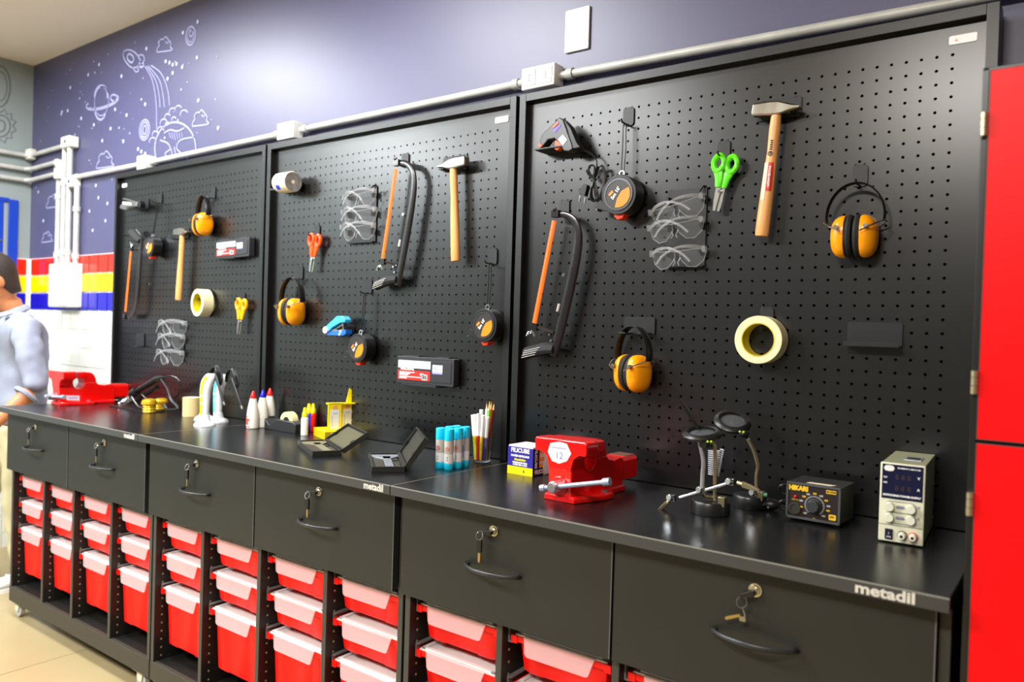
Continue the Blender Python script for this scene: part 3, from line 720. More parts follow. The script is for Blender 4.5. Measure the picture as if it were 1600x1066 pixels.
hook(983, 168, 'tape measure on the right pegboard'); hook(771, 388, 'tape measure at the right edge of the middle pegboard')
hook(577, 437, 'tape measure beside the blue stapler'); hook(251, 303, 'tape measure on the far left pegboard', h=1.5)

# ---- scissors
def scissors(u1, v1, u2, v2, colr, label):
    m = mat(label.split()[0]+' scissor plastic', colr, .32)
    loc, ang, s = seat(u1, v1, u2, v2, -.8, 5.1)
    t = thing('scissors', label, 'scissors', loc, (0, ang, 0), 'scissors on the pegboards'); t.scale = (s,)*3
    for k in (-1, 1):
        cx = k*.58; pts = [(cx+(.44+.05*cos(2*q))*cos(q)+.02*k, .08*k, -.72+.68*sin(q)*(1 if sin(q) > 0 else 1.15)) for q in [2*pi*i/22 for i in range(22)]]
        b = MB(U); b.tube(pts, .25, 8, closed=True, flat=1.1)
        b.loft([[(k*x+w*cos(2*pi*i/10), .08*k+.2*sin(2*pi*i/10), z) for i in range(10)] for x, z, w in ((.58, -1.25, .5), (.44, -1.7, .48), (.3, -2.2, .4), (.25, -2.75, .33), (.25, -2.95, .26))])
        ob('handle', b, m, t)
        b = MB(U); b.prism([(-.05*k, -2.5), (k*.42, -2.7), (k*.4, -4.3), (k*.3, -5.1), (k*.06, -5.1), (-.06*k, -3.5)], -.06+.06*k, .02+.06*k); ob('blade', b, STEEL, t, sm=0)
    b = MB(U); b.cyl((0, -.2, -3.3), (0, .1, -3.3), .16, n=14); ob('pivot_screw', b, CHROME, t); return t
scissors(1136, 243, 1119, 330, (98, 232, 22), 'lime green scissors on the right pegboard')
scissors(493, 367, 486, 425, (250, 84, 16), 'orange scissors on the middle pegboard')
scissors(378, 468, 373, 522, (250, 176, 8), 'yellow scissors on the far left pegboard')
hook(1132, 220, 'lime green scissors', h=1.5); hook(496, 352, 'orange scissors', h=1.5); hook(380, 458, 'yellow scissors', h=1.1)

# ---- masking tape rolls
MT = mat('cream masking tape', (238, 228, 182), .55, noise=.06, nscale=60); TY = mat('yellow tape core', (232, 214, 20), .5, c2=(180, 160, 20), nscale=30)
def roll(u, v, r, label, yaw=0, th=1.55):
    a = bp(u, v, -1.75); t = thing('masking_tape', label, 'tape', P(a.x, -.95, a.z), (0, 0, yaw), 'masking tape rolls on the pegboards')
    b = MB(U); b.ring(r, r*.70, -th/2, th/2, 48); ob('tape', b, MT, t, bevel=.0006)
    b = MB(U); b.ring(r*.705, r*.665, -th/2-.01, th/2+.01, 48); ob('core', b, TY, t)
roll(1184, 531, 1.92, 'cream masking tape roll hanging on the right pegboard'); roll(308, 473, 1.95, 'cream masking tape roll hanging on the far left pegboard', radians(-6))
hook(1199, 480, 'masking tape roll on the right pegboard', h=2.0); hook(324, 452, 'masking tape roll on the far left pegboard')

# ---- safety glasses on their racks
CLR = film('clear polycarbonate', (225, 228, 230), .05, .25); CLE = film('clear plastic edge', (186, 186, 188), .24, .15)
def glasses(parent_label, u, v, wpx0, wpx1, tilt, label, yaw=0):
    a = bp(u, v, -.9); c0, c1 = bp(wpx0, v, -.9), bp(wpx1, v, -.9); s = abs(c1.x-c0.x)/4.8
    t = thing('safety_glasses', label, 'glasses', P(*a), (0, radians(tilt), yaw), 'clear safety glasses on the pegboards'); t.scale = (s,)*3
    for k in (-1, 1):
        pl = [(k*.25, -.1), (k*2.3, .05), (k*2.38, -.35), (k*2.2, -1.0), (k*1.6, -1.5), (k*.9, -1.45), (k*.4, -.95), (k*.2, -.6)]
        b = MB(U); n = len(pl); f = lambda x: -.1+.12*x*x*.5
        b.add([(x, f(x), z) for x, z in pl]+[(0, 0, 0)][:0], [tuple(range(n)) if k > 0 else tuple(range(n-1, -1, -1))]); ob('lens', b, CLR, t, sm=0)
        b = MB(U); b.tube([(x, f(x), z) for x, z in pl], .05, 5, closed=True); ob('rim', b, CLE, t)
        b = MB(U); p = smooth_path([(k*2.35, .1, -.1), (k*1.6, -.5, .12), (k*.4, -.95, .1), (-k*.8, -1.1, -.45), (-k*1.5, -1.0, -1.15)], 4); n = len(p)
        b.tube(p, [.2-.1*min(1, i/(n*.5)) for i in range(n)], 6, flat=.3, up=(0, 0, 1)); ob('temple', b, CLE, t)
        b = MB(U); b.box(k*2.35-.16, k*2.35+.16, -.25, .2, -.4, .15); ob('hinge_block', b, CLE, t, bevel=.001)
    b = MB(U); b.tube([(-.25, -.1, -.15), (0, -.1, -.1), (.25, -.1, -.15)], .07, 6); b.tube([(-.3, -.15, -.7), (-.12, -.3, -1.1), (-.28, -.45, -1.35)], .06, 5); b.tube([(.3, -.15, -.7), (.12, -.3, -1.1), (.28, -.45, -1.35)], .06, 5)
    ob('nose_bridge', b, CLE, t); return t
def rack(u0, v0, u1, v1, label):
    a = bp(u0, v0, -.1); c = bp(u1, v1, -.1); w_ = c.x-a.x; h_ = a.z-c.z
    t = thing('glasses_rack', label, 'rack', P((a.x+c.x)/2, 0, a.z), group='pegboard brackets')
    b = MB(U); b.box(-w_/2, w_/2, -.16, -.07, -h_, 0); ob('rack_plate', b, HOOKM, t, sm=0)
    for i in range(3):
        for k in (-1, 1):
            b = MB(U); z = -h_*(.14+.33*i); x = k*w_*.44; b.prism([(x-.14, z+.25), (x+.14, z+.25), (x+.14, z-.5), (x-.14, z-.2)], -.75, -.12); ob('rack_arm', b, PLAS, t, sm=0)
    b = MB(U); b.box(-w_/2, w_/2, -.6, -.1, -h_-.06, -h_+.06); ob('rack_foot', b, PLAS, t, sm=0)
    b = MB(U); b.cyl((-w_*.42, -.14, -.12), (-w_*.42, .1, .1), .07, n=8); ob('peg', b, PLAS, t); b = MB(U); b.tube([(w_*.45, .05, .1), (w_*.42, -.35, .05), (w_*.36, -.5, -.35)], .1, 6); ob('peg', b, PLAS, t)
rack(1044, 298, 1101, 416, 'black rack with three clear safety glasses, right pegboard')
glasses('', 1056, 318, 1014, 1097, -13, 'topmost clear safety glasses on the right pegboard'); glasses('', 1055, 348, 1014, 1097, -6, 'middle clear safety glasses on the right pegboard'); glasses('', 1059, 391, 1018, 1101, -3, 'lowest clear safety glasses on the right pegboard')
rack(548, 296, 587, 378, 'black rack with three clear safety glasses, middle pegboard')
glasses('', 561, 302, 537, 585, -5, 'topmost clear safety glasses on the middle pegboard'); glasses('', 561, 328, 536, 587, 0, 'middle clear safety glasses on the middle pegboard'); glasses('', 559, 352, 534, 584, 0, 'lowest clear safety glasses on the middle pegboard')
rack(262, 500, 287, 565, 'black rack with three clear safety glasses, far left pegboard')
glasses('', 270, 503, 251, 289, 0, 'topmost clear safety glasses on the far left pegboard'); glasses('', 268, 524, 249, 285, 0, 'middle clear safety glasses on the far left pegboard'); glasses('', 266, 549, 247, 284, 0, 'lowest clear safety glasses on the far left pegboard')

# ---- flat black cases on shelves
CASE = mat('grey black case plastic', (48, 48, 52), .4, noise=.08, nscale=20); BL = mat('pale blue print', (150, 150, 225), .5)
def kit(c4, label, y=-.98, th=.85):
    q = [bp(u, v, y) for u, v in c4]; a = (q[0]+q[3])/2; c = (q[1]+q[2])/2; w_ = math.hypot(c.x-a.x, c.z-a.z); ang = -math.atan2(c.z-a.z, c.x-a.x)
    h_ = (abs(q[0].z-q[3].z)+abs(q[1].z-q[2].z))/2; m = (a+c)/2
    t = thing('drill_bit_case', label, 'case', P(m.x, y, m.z), (0, ang, 0), 'flat black tool cases on the pegboards')
    b = MB(U); b.prism(rrect(-w_/2, w_/2, -h_/2, h_/2, .15), 0, th); ob('case_body', b, CASE, t, bevel=.0012)
    b = MB(U); b.prism(rrect(-w_/2+.35, w_/2-.35, -h_/2+.35, h_/2-.35, .1), -.06, 0); ob('lid_panel', b, CASE, t, bevel=.0006)
    b = MB(U); b.box(-w_*.4, -w_*.12, .1, th-.1, h_/2, h_/2+.12); b.box(w_*.18, w_*.4, .1, th-.1, h_/2, h_/2+.12); ob('hinge', b, CASE, t, sm=0)
    x0 = -w_/2+.25; x1 = x0+w_*.58; k = h_/3.2
    b = MB(U); b.box(x0, x1, -.085, -.06, .25*k, 1.15*k); s1 = ob('label', b, mat('silver white label', (214, 226, 230), .4), t, sm=0)
    b = MB(U); b.box(x0-.02, x1-.05, -.085, -.06, -1.15*k, -.02*k); s2 = ob('label', b, STK, t, sm=0, label='red label with white lines')
    text('MULTIFAZ', .62*k*U, WHT, s1, ((x0+w_*.17)*U, -.095*U, .22*k*U), bold=.0012*k, sx=.75)
    b = MB(U)
    for z, l in ((-.25, .28), (-.42, .2), (-.57, .16), (-.78, .45), (-.95, .14)): b.box(x0+.2, x0+.2+l*w_, -.095, -.085, (z-.05)*k, (z+.05)*k)
    b.box(x0+.50*w_*.8, x0+.50*w_*.8+.5, -.095, -.085, -.55*k, -.3*k); ob('print', b, WHT, s2, sm=0)
    b = MB(U); b.box(x1-1.25, x1-.45, -.095, -.085, -1.05*k, -.4*k); ob('print', b, WHT, s2, sm=0)
    b = MB(U); 
    for i in range(7): b.box(x1-1.18+i*.1, x1-1.13+i*.1+.02*(i % 3), -.1, -.095, -.98*k, -.48*k)
    ob('barcode', b, INK, s2, sm=0)
    x2 = x1+.3; b = MB(U); b.box(x2, x2+w_*.17, -.085, -.06, -.25*k, .8*k); s3 = ob('label', b, WHT, t, sm=0, label='small white label with blue stripe')
    b = MB(U); b.box(x2, x2+w_*.17, -.095, -.085, -.25*k, -.03*k); b.box(x2+.3, x2+.5, -.095, -.085, .3*k, .6*k); ob('print', b, BL, s3, sm=0)
    return t
kit([(622, 556), (711, 562), (707, 605), (619, 598)], 'flat black case with red and white label on the middle pegboard')
kit([(338.5, 377), (391, 369), (387.5, 401.5), (336.8, 404)], 'flat black case with red and white label on the far left pegboard')
shelf(668, 602, 5.2, 1.6, 1.5, 'black shelf under the flat case on the middle pegboard', lip=.12); shelf(366, 405, 4.4, 1.6, 1.5, 'black shelf under the flat case on the far left pegboard', lip=.12)
shelf(1366, 540, 3.85, 1.75, 1.2, 'empty black shelf bracket at the right of the right pegboard', lip=.25)
shelf(219, 541, 2.6, 2.0, 1.0, 'empty black shelf bracket low on the far left pegboard', lip=.1)
shelf(459, 300, 3.4, 1.2, 2.4, 'black shelf under the twine roll on the middle pegboard', lip=.15)
shelf(875, 237, 3.3, 1.2, 2.0, 'black shelf under the glue gun on the right pegboard', lip=.04)
shelf(538, 524, 3.6, 1.2, 2.2, 'black shelf under the blue stapler on the middle pegboard', lip=0)
shelf(226, 327, 2.6, 1.6, 2.2, 'black shelf under the staple gun on the far left pegboard', lip=.1)

# ---- wrapped roll, stapler, staple gun, glue gun
a = bp(447, 285.5, -1.7); t = thing('twine_roll', 'cream roll in clear wrap lying on a shelf of the middle pegboard', 'roll', P(*a), (0, radians(2), radians(-6)))
b = MB(U); b.M = Matrix.Rotation(pi/2, 4, 'Y'); b.lathe([(.9, -1.75), (1.15, -1.5), (1.28, -1.0), (1.3, 1.55), (1.22, 1.65)], 32); ob('roll_body', b, mat('cream card roll', (244, 228, 190), .4), t)
b = MB(U); b.M = Matrix.Rotation(pi/2, 4, 'Y'); b.lathe([(1.22, 1.6), (1.2, 1.72), (.9, 1.68), (.5, 1.72), (.2, 1.64), (.01, 1.62)], 32); ob('wrapped_end', b, mat('grey shrink wrap', (150, 146, 140), .2, noise=.4, nscale=60, bump=.6, spec=.9), t)
b = MB(U); vs = []; n = 10
for x in (-1.2, .75):
    for i in range(n+1): q = radians(172+i*11.5); vs.append((x, 1.31*cos(q)*0+1.315*cos(q), 1.315*sin(q)))
b = MB(U); vs = [(x, -1.315*sin(radians(q)), 1.315*cos(radians(q))) for x in (-1.1, .7) for q in range(35, 146, 11)]; n = len(vs)//2
b.add(vs, [(i, i+1, n+i+1, n+i) for i in range(n-1)]); lb = ob('label', b, WHT, t)
b = MB(U); vs = [(x, -1.325*sin(radians(q)), 1.325*cos(radians(q))) for x, qq in ((-.5, 0), (.4, 0)) for q in range(112, 141, 4)]; n = len(vs)//2
b.add(vs, [(i, i+1, n+i+1, n+i) for i in range(n-1)]); ob('blue_logo', b, mat('blue print', (40, 66, 200), .4), lb)
def poly(pts, y, k0, ox, oy, org):
    out = []
    for x, z in pts: q = bp(ox+x/k0, oy+z/k0, y); out.append((q.x-org.x, q.z-org.z))
    return out
def flatpart(name, pts, m, par, org, y, y0, y1, ox, oy, k0, bevel=.001, **kw):
    b = MB(U); b.prism(poly(pts, y, k0, ox, oy, org), y0, y1); return ob(name, b, m, par, bevel=bevel, **kw)
org = bp(525, 515, -1.4); t = thing('stapler', 'light blue stapler with white knob on the middle pegboard', 'stapler', P(*org))
CY = mat('light blue plastic', (70, 190, 244), .25); CB = mat('mid blue plastic', (30, 110, 226), .3)
A = (500, 480, 10.66)
flatpart('stapler_arm', [(110, 345), (150, 320), (330, 152), (430, 150), (470, 210), (470, 255), (380, 265), (250, 345), (200, 405)], CY, t, org, -1.4, -.5, .5, *A, bevel=.002)
flatpart('stapler_base', [(165, 452), (240, 412), (400, 388), (480, 380), (482, 445), (430, 482), (180, 470)], CB, t, org, -1.4, -.5, .5, *A)
flatpart('magazine', [(215, 395), (300, 355), (400, 290), (420, 270), (430, 285), (420, 300), (300, 372), (320, 385), (430, 368), (432, 385), (240, 408)], STEEL, t, org, -1.4, -.35, .35, *A, bevel=.0004)
flatpart('spring_post', [(413, 285), (425, 285), (436, 380), (424, 382)], STEEL, t, org, -1.4, -.4, -.3, *A, bevel=0)
b = MB(U); q = bp(500+148/10.66, 480+385/10.66, -1.4)-org; b.cyl((q.x, -.62, q.z), (q.x, .62, q.z), .42, n=24); ob('knob', b, WHITE, t, bevel=.001)
q = bp(500+400/10.66, 480+410/10.66, -1.4)-org; b = MB(U); b.cyl((q.x, -.56, q.z), (q.x, -.4, q.z), .16, n=12); q = bp(500+380/10.66, 480+455/10.66, -1.4)-org; b.cyl((q.x, -.56, q.z), (q.x, -.4, q.z), .14, n=12); ob('rivet', b, WHITE, t)
org = bp(208, 320, -1.5); t = thing('staple_gun', 'grey staple gun with white label at the top of the far left pegboard', 'staple gun', P(*org))
A = (180, 290, 8.2); GS = mat('grey metal body', (120, 122, 122), .3, .6)
flatpart('gun_body', [(98, 300), (100, 262), (150, 215), (250, 208), (310, 232), (318, 268), (280, 300), (160, 318)], GS, t, org, -1.5, -.5, .5, *A, bevel=.002)
flatpart('lever', [(115, 180), (135, 160), (180, 170), (310, 215), (318, 240), (180, 195)], STEEL, t, org, -1.5, -.35, .35, *A)
flatpart('label', [(138, 212), (245, 226), (248, 258), (138, 248)], WHITE, t, org, -1.5, -.54, -.5, *A, bevel=0)
flatpart('rear_grip', [(312, 222), (345, 200), (355, 240), (350, 290), (300, 300)], PLAS, t, org, -1.5, -.4, .4, *A)
org = bp(878, 215, -1.6); t = thing('glue_gun', 'black hot glue gun with orange tip and trigger, its cord bundled below', 'glue gun', P(*org))
A = (820, 170, 6.633); ORP = mat('orange plastic', (250, 96, 36), .35)
g1 = flatpart('gun_body', [(200, 392), (178, 345), (215, 270), (300, 190), (385, 100), (425, 120), (450, 190), (515, 370), (525, 430), (480, 452), (432, 448), (395, 372), (335, 318), (270, 332), (215, 400)], mat('dark grey gun plastic', (52, 52, 56), .28), t, org, -1.6, -.5, .5, *A, bevel=.0025)
flatpart('rear_grip', [(425, 120), (470, 165), (500, 205), (560, 350), (600, 410), (520, 425), (450, 190)], PLAS, t, org, -1.6, -.42, .42, *A, bevel=.002)
flatpart('nozzle', [(150, 385), (160, 362), (190, 368), (200, 390), (180, 405), (155, 403)], ORP, t, org, -1.6, -.25, .25, *A)
flatpart('trigger', [(332, 332), (370, 340), (410, 388), (350, 438), (325, 425)], ORP, t, org, -1.6, -.3, .3, *A)
flatpart('switch', [(345, 170), (375, 148), (385, 165), (330, 215), (315, 208)], ORP, t, org, -1.6, -.56, -.5, *A, bevel=.0004)
flatpart('side_label', [(325, 250), (335, 222), (400, 172), (408, 188), (345, 258)], mat('violet print', (110, 84, 220), .4), t, org, -1.6, -.54, -.5, *A, bevel=0)
flatpart('price_label', [(375, 332), (425, 280), (470, 335), (425, 395)], WHITE, t, org, -1.6, -.545, -.5, *A, bevel=0)
def cpts(pts, y=-1.0):
    out = []
    for i, (x, z) in enumerate(pts):
        q = bp(820+x/6.633, 170+z/6.633, y); out.append((q.x-org.x, q.y-org.y+.1*sin(i*2.1), q.z-org.z))
    return smooth_path(out, 5)
b = MB(U)
b.tube(cpts([(520, 400), (570, 425), (640, 440), (700, 475), (738, 540), (742, 640), (715, 740), (690, 850), (700, 930)]), .085, 6)
for dx in (0, 12, -10): b.tube(cpts([(720+dx, 740), (680+dx, 700), (655+dx, 640), (675, 592), (712, 590), (728, 650), (712+dx, 740), (735+dx, 860), (745+dx, 930), (715, 960), (690-dx, 930), (695, 850), (718, 740)], -1.0-dx*.01), .085, 6)
for dx in (0, 14): b.tube(cpts([(715, 740), (745, 660), (765+dx, 600), (800+dx, 600), (815+dx, 700), (800+dx, 860), (770+dx, 950), (735, 930), (715, 740)], -.85), .085, 6)
ob('cord', b, PLAS, t)
b = MB(U); q = cpts([(715, 735), (718, 745)]); b.cyl(Vector(q[0])+Vector((-.3, 0, 0)), Vector(q[0])+Vector((.3, 0, 0)), .1); ob('cord_tie', b, PLAS, t)
flatpart('plug', [(595, 890), (610, 830), (650, 790), (680, 800), (672, 850), (655, 915)], PLAS, t, org, -1.2, -.2, .35, *A, bevel=.001)
flatpart('plug_pin', [(588, 905), (602, 908), (592, 970), (578, 968)], CHROME, t, org, -1.2, 0, .12, *A, bevel=.0004); flatpart('plug_pin', [(640, 922), (655, 925), (645, 990), (630, 988)], CHROME, t, org, -1.2, 0, .12, *A, bevel=.0004)
# ================================================================ conduits and sockets on the wall
PIPE = mat('weathered grey conduit', (212, 212, 206), .38, .15, noise=.28, nscale=9, bump=.15, stretch=(1, 1, 1))
BOXM = mat('white socket box', (246, 244, 236), .35); OUT = mat('socket grey', (196, 200, 206), .4)
def pipe(pts, r, label, clips=()):
    o0 = Vector(pts[0]); t = thing('conduit', label, 'pipe', P(*o0), group='grey electrical conduits')
    b = MB(U); b.tube([Vector(p)-o0 for p in pts], r, 12); ob('pipe', b, PIPE, t)
    for c in clips:
        c = Vector(c)-o0; b = MB(U); dv_ = Vector((0, 0, .45)) if abs(pts[-1][2]-pts[0][2]) > abs(pts[-1][0]-pts[0][0]) else Vector((.35, 0, 0)); b.cyl(c-dv_, c+dv_, r*1.35, n=14); ob('coupling', b, PIPE, t)
    return t
PY = WY-.75; pr = .42
ZP = [(-21.5, 4.55), (3.2, 4.45), (40, 4.72), (80.3, 4.85), (127, 4.0)]
def zp(x):
    for (a, za), (c, zc) in zip(ZP, ZP[1:]):
        if x <= c: return za+(zc-za)*(x-a)/(c-a)
    return ZP[-1][1]
def run(x0, x1, label, cl): pipe([(x0, PY, zp(x0)), ((x0+x1)/2, PY, zp((x0+x1)/2)), (x1, PY, zp(x1))], pr, label, [(c, PY, zp(c)) for c in cl])
run(-21.5, 2.6, 'short grey conduit run left of the pegboards, ending at the first socket box', [1.8, -20.5]); run(5.2, 38.6, 'grey conduit above the far left pegboard', [6.4, 37.6])
run(42.6, 78.6, 'grey conduit above the middle pegboard', [43.6, 77.6]); run(83.0, 150, 'grey conduit above the right pegboard', [84.2])
def sock(x, w_, h_, label, n, cat='socket'):
    t = thing('socket_box', label, cat, P(x, WY-.1, zp(x)-.05), group='white socket boxes on the conduit')
    b = MB(U); b.box(-w_/2, w_/2, -1.7, 0, -h_/2, h_/2); ob('box', b, BOXM, t, bevel=.003)
    for i in range(n):
        xx = -w_/2+w_*(i+.5)/n; b = MB(U); b.box(xx-w_/n*.36, xx+w_/n*.36, -1.76, -1.7, -h_*.36, h_*.36); m = ob('module', b, OUT if n > 1 else BOXM, t, bevel=.001)
        b = MB(U)
        for zz in (-.25, 0, .25): b.cyl((xx, -1.78, zz), (xx, -1.76, zz), .06, n=8)
        ob('pin_holes', b, INK, m, kind='stuff')
sock(81.0, 4.0, 2.2, 'white double socket box on the conduit between middle and right pegboards', 2)
sock(40.6, 3.4, 2.2, 'white triple socket box on the conduit above the middle pegboard corner', 3); sock(3.9, 2.6, 2.2, 'blank white box on the conduit above the far left pegboard', 1)
a = at(903, 47, 1, WY); t = thing('wall_plate', 'white blank wall plate high on the purple wall above the conduit', 'wall plate', P(a.x, WY, a.z))
b = MB(U); b.prism(rrect(-1.4, 1.4, -2.1, 2.1, .12), -.22, 0); ob('plate', b, BOXM, t, bevel=.002)
b = MB(U); b.cyl((0, -.25, -1.2), (0, -.22, -1.2), .08, n=8); b.cyl((0, -.25, 1.3), (0, -.22, 1.3), .08, n=8); b.cyl((0, -.24, .2), (0, -.22, .2), .2, n=12); ob('screws', b, OUT, t, kind='stuff')
# the bundle of conduits near the corner
def wp(u, v, y=PY): q = at(u, v, 1, y); return (q.x, y, q.z)
for (u, v0, v1, dy, nm) in ((93, 262, 413, 0, 'leftmost vertical conduit of the corner bundle'), (102, 232, 413, 0, 'second vertical conduit of the corner bundle'), (110, 228, 413, -.3, 'third vertical conduit of the corner bundle'), (121, 290, 413, 0, 'rightmost vertical conduit of the corner bundle')):
    q0 = wp(u, v0, PY+dy); q1 = wp(u, v1, PY+dy); q1 = (q0[0], q0[1], q1[2])
    pipe([q0, q1], .5, nm, [(q0[0], q0[1], q0[2]*.7+q1[2]*.3), (q0[0], q0[1], q0[2]*.1+q1[2]*.9)]); t = bpy.data.objects[-1] if False else None
for i, (u, v) in enumerate(((112, 223), (96, 262), (118, 285))):
    q = wp(u, v); t = thing('conduit_elbow', ['pale conduit box at the top of the corner bundle', 'pale conduit elbow at the left of the corner bundle', 'pale conduit elbow where the run to the pegboards starts'][i], 'conduit box', P(q[0], WY-.05, q[2]), group=None)
    b = MB(U); s = (2.6, .9, 1.4)[i]; b.box(-s/2*1.5, s/2*1.1, -1.8, 0, -1.0-(i == 1)*1.2, 1.0+(i == 1)*.4); ob('body', b, mat('cream conduit fitting', (222, 220, 208), .4, noise=.1), t, bevel=.006, seg=3)
    b = MB(U); b.cyl((0, -1.95, 0), (0, -1.8, 0), .3, n=10); ob('cover_screw', b, STEEL, t)
for k, (p0, p1, c) in enumerate((((104, 227), (38, 245), (6, 247)), ((90, 253), (30, 262), (0, 256)), ((86, 272), (34, 284), (0, 277)))):
    a = wp(*p0); z = a[2]; e = (WX+1.2, PY, z-.2*k)
    q = at(c[0], c[1], 0, WX+1.0)
    pipe([a, (WX+2.2, PY, z-.2), (WX+1.1, PY-1, z-.25), (WX+1.0, -6, z-.3), (WX+1.0, -16, z-.4)], .42, ['topmost', 'middle', 'lowest'][k]+' conduit running from the corner bundle to the grey wall')
q = at(33, 245, 1, PY); t = thing('conduit_box', 'cream conduit box in the room corner above the blue window', 'conduit box', P(WX+1.6, PY, wp(104, 227)[2]))
b = MB(U); b.box(-1.0, 1.0, -.7, .6, -1.0, 1.0); ob('body', b, mat('cream conduit fitting', (222, 220, 208), .4), t, bevel=.005)
b = MB(U); b.cyl((0, -.85, 0), (0, -.7, 0), .4, n=12); ob('cover', b, BOXM, t)
a = at(98, 446, 1, WY-2.2); t = thing('breaker_box', 'white wall box under the vertical conduits, over the coloured tiles', 'box', P(a.x, WY-.35, a.z))
c0 = at(72, 446, 1, WY-2.8); c1 = at(127, 446, 1, WY-.3); hw = 3.9
b = MB(U); b.box(-hw*1.15, hw*.9, -2.4, 0, -3.9, 3.9); ob('body', b, BOXM, t, bevel=.006, seg=3)
b = MB(U); b.box(-hw*1.0, hw*.75, -2.55, -2.4, -3.6, 3.6); ob('door', b, BOXM, t, bevel=.003)

# ================================================================ things on the worktops
def on(u, v): q = at(u, v, 2, ZT); return q
def vz(q, u, v): return at(u, v, 1, q.y).z-ZT          # height of a pixel over a foot point, in pitches
RV = mat('red vise enamel', (244, 8, 6), .18, coat=.6, bump=.05, nscale=18); VS = mat('machined vise steel', (190, 190, 198), .28, .9); VH = mat('zinc plated bar', (190, 205, 225), .3, .6)
def vise(loc, yaw, label, s, number):
    t = thing('bench_vise', label, 'vise', loc, (0, 0, yaw), 'red bench vises'); t.scale = (s,)*3
    body = [(.1, .35), (.0, 3.0), (.15, 4.2), (.55, 4.9), (1.1, 5.1), (3.6, 5.0), (4.5, 4.9), (5.0, 4.6), (5.3, 4.1), (5.5, 3.4), (5.8, 3.0), (6.7, 2.85), (7.7, 3.0), (8.3, 2.8), (8.45, 2.3), (8.3, .5)]
    R = Matrix.Rotation(pi/2, 4, 'Z')            # profile x -> world y
    def prof(pl, x0, x1, m, name, bv=.004, **kw):
        b = MB(U); b.M = R; b.prism(pl, -x1, -x0); return ob(name, b, m, t, bevel=bv, seg=3, **kw)
    hole = [(2.85+.85*cos(q), 3.35+.95*sin(q)) for q in [2*pi*i/20 for i in range(20)]]
    # body with a real see-through throat: upper and lower halves around the hole
    up = [(.0, 3.35), (.15, 4.2), (.55, 4.9), (1.1, 5.1), (3.6, 5.0), (4.5, 4.9), (5.0, 4.6), (5.3, 4.1), (5.5, 3.35)]+[(2.85+.85*cos(q), 3.35+.95*sin(q)) for q in [pi*i/10 for i in range(11)]]
    lo = [(.1, .35), (8.3, .5), (8.45, 2.3), (8.3, 2.8), (7.7, 3.0), (6.7, 2.85), (5.8, 3.0), (5.5, 3.35)]+[(2.85+.85*cos(q), 3.35-.95*sin(q)) for q in [pi*i/10 for i in range(11)]]+[(.0, 3.35)]
    prof(up, -1.15, 1.15, RV, 'jaw_body', .003); prof(lo, -1.15, 1.15, RV, 'vise_body', .003)
    for (y0, y1, nm) in ((-.06, 1.75, 'moving_jaw'), (1.95, 3.3, 'fixed_jaw')):
        b = MB(U); k = [(-2.6, 4.2), (-2.45, 3.95), (-1.9, 4.0), (-1.35, 3.6), (-1.15, 2.9), (-1.15, 2.6), (1.15, 2.6), (1.15, 2.9), (1.35, 3.6), (1.9, 4.0), (2.45, 3.95), (2.6, 4.2), (2.6, 5.0), (2.45, 5.15), (-2.45, 5.15), (-2.6, 5.0)]
        if nm == 'fixed_jaw': k = [(-2.4, 4.2), (-2.3, 4.1), (2.3, 4.1), (2.4, 4.2), (2.4, 4.95), (2.3, 5.05), (-2.3, 5.05), (-2.4, 4.95)]; y1 = 3.0
        b.prism(k, y0, y1); ob(nm, b, RV, t, bevel=.004, seg=3)
    b = MB(U); b.box(-2.45, 2.45, 1.74, 1.84, 4.35, 5.1); ob('jaw_plate', b, VS, t, bevel=.0006); b = MB(U); b.box(-2.45, 2.45, 1.85, 1.96, 4.35, 5.1); ob('jaw_plate', b, VS, t, bevel=.0006)
    b = MB(U); b.prism([(-.95, .75), (.95, .75), (1.1, .95), (1.1, 2.55), (.85, 2.9), (-.85, 2.9), (-1.1, 2.55), (-1.1, .95)], 8.2, 10.9 if number else 12.9); ob('slide_bar', b, RV, t, bevel=.002)
    b = MB(U); b.box(-.85, .85, 9.0, 10.8 if number else 12.8, 2.88, 2.93); ob('slide_top', b, mat('bare brown steel', (130, 84, 62), .4, .5), t)
    b = MB(U); b.M = Matrix.Translation((0, 0, 0)); pl = [(-1.5, 0), (1.5, 0), (1.7, .5), (2.5, 3.2), (2.5, 4.6), (1.5, 5.4), (1.5, 8.2), (-1.5, 8.2), (-1.5, 5.4), (-2.5, 4.6), (-2.5, 3.2), (-1.7, .5)]
    b.loft([[(x, y, 0) for x, y in pl], [(x, y, .42) for x, y in pl], [(x*.92, y*.96+.1, .55) for x, y in pl]]); ob('base', b, RV, t, bevel=.003)
    for k in (-1, 1): b = MB(U); b.cyl((k*2.0, 3.9, .5), (k*2.0, 3.9, .72), .3, n=6); ob('bolt', b, VS, t)
    b = MB(U); b.cyl((0, -.1, 1.3), (0, .15, 1.3), .82, n=28); ob('collar', b, RV, t, bevel=.003); b = MB(U); b.cyl((0, -.95, 1.3), (0, .0, 1.3), .5, n=24); b.cyl((0, -1.15, 1.3), (0, -.95, 1.3), .42, n=24); ob('screw', b, VS, t, bevel=.001)
    b = MB(U); d = Vector((1, .1, .22 if number else .05)).normalized(); c = Vector((0, -.65, 1.3))
    b.cyl(c-d*1.0, c+d*(4.6 if number else 3.0), .2, n=14); b.cyl(c-d*1.35, c-d*.9, .3, n=14); e = 4.5 if number else 3.0; b.cyl(c+d*e, c+d*(e+.6), .33, n=14); ob('handle_bar', b, VH, t, bevel=.0008)
    b = MB(U)
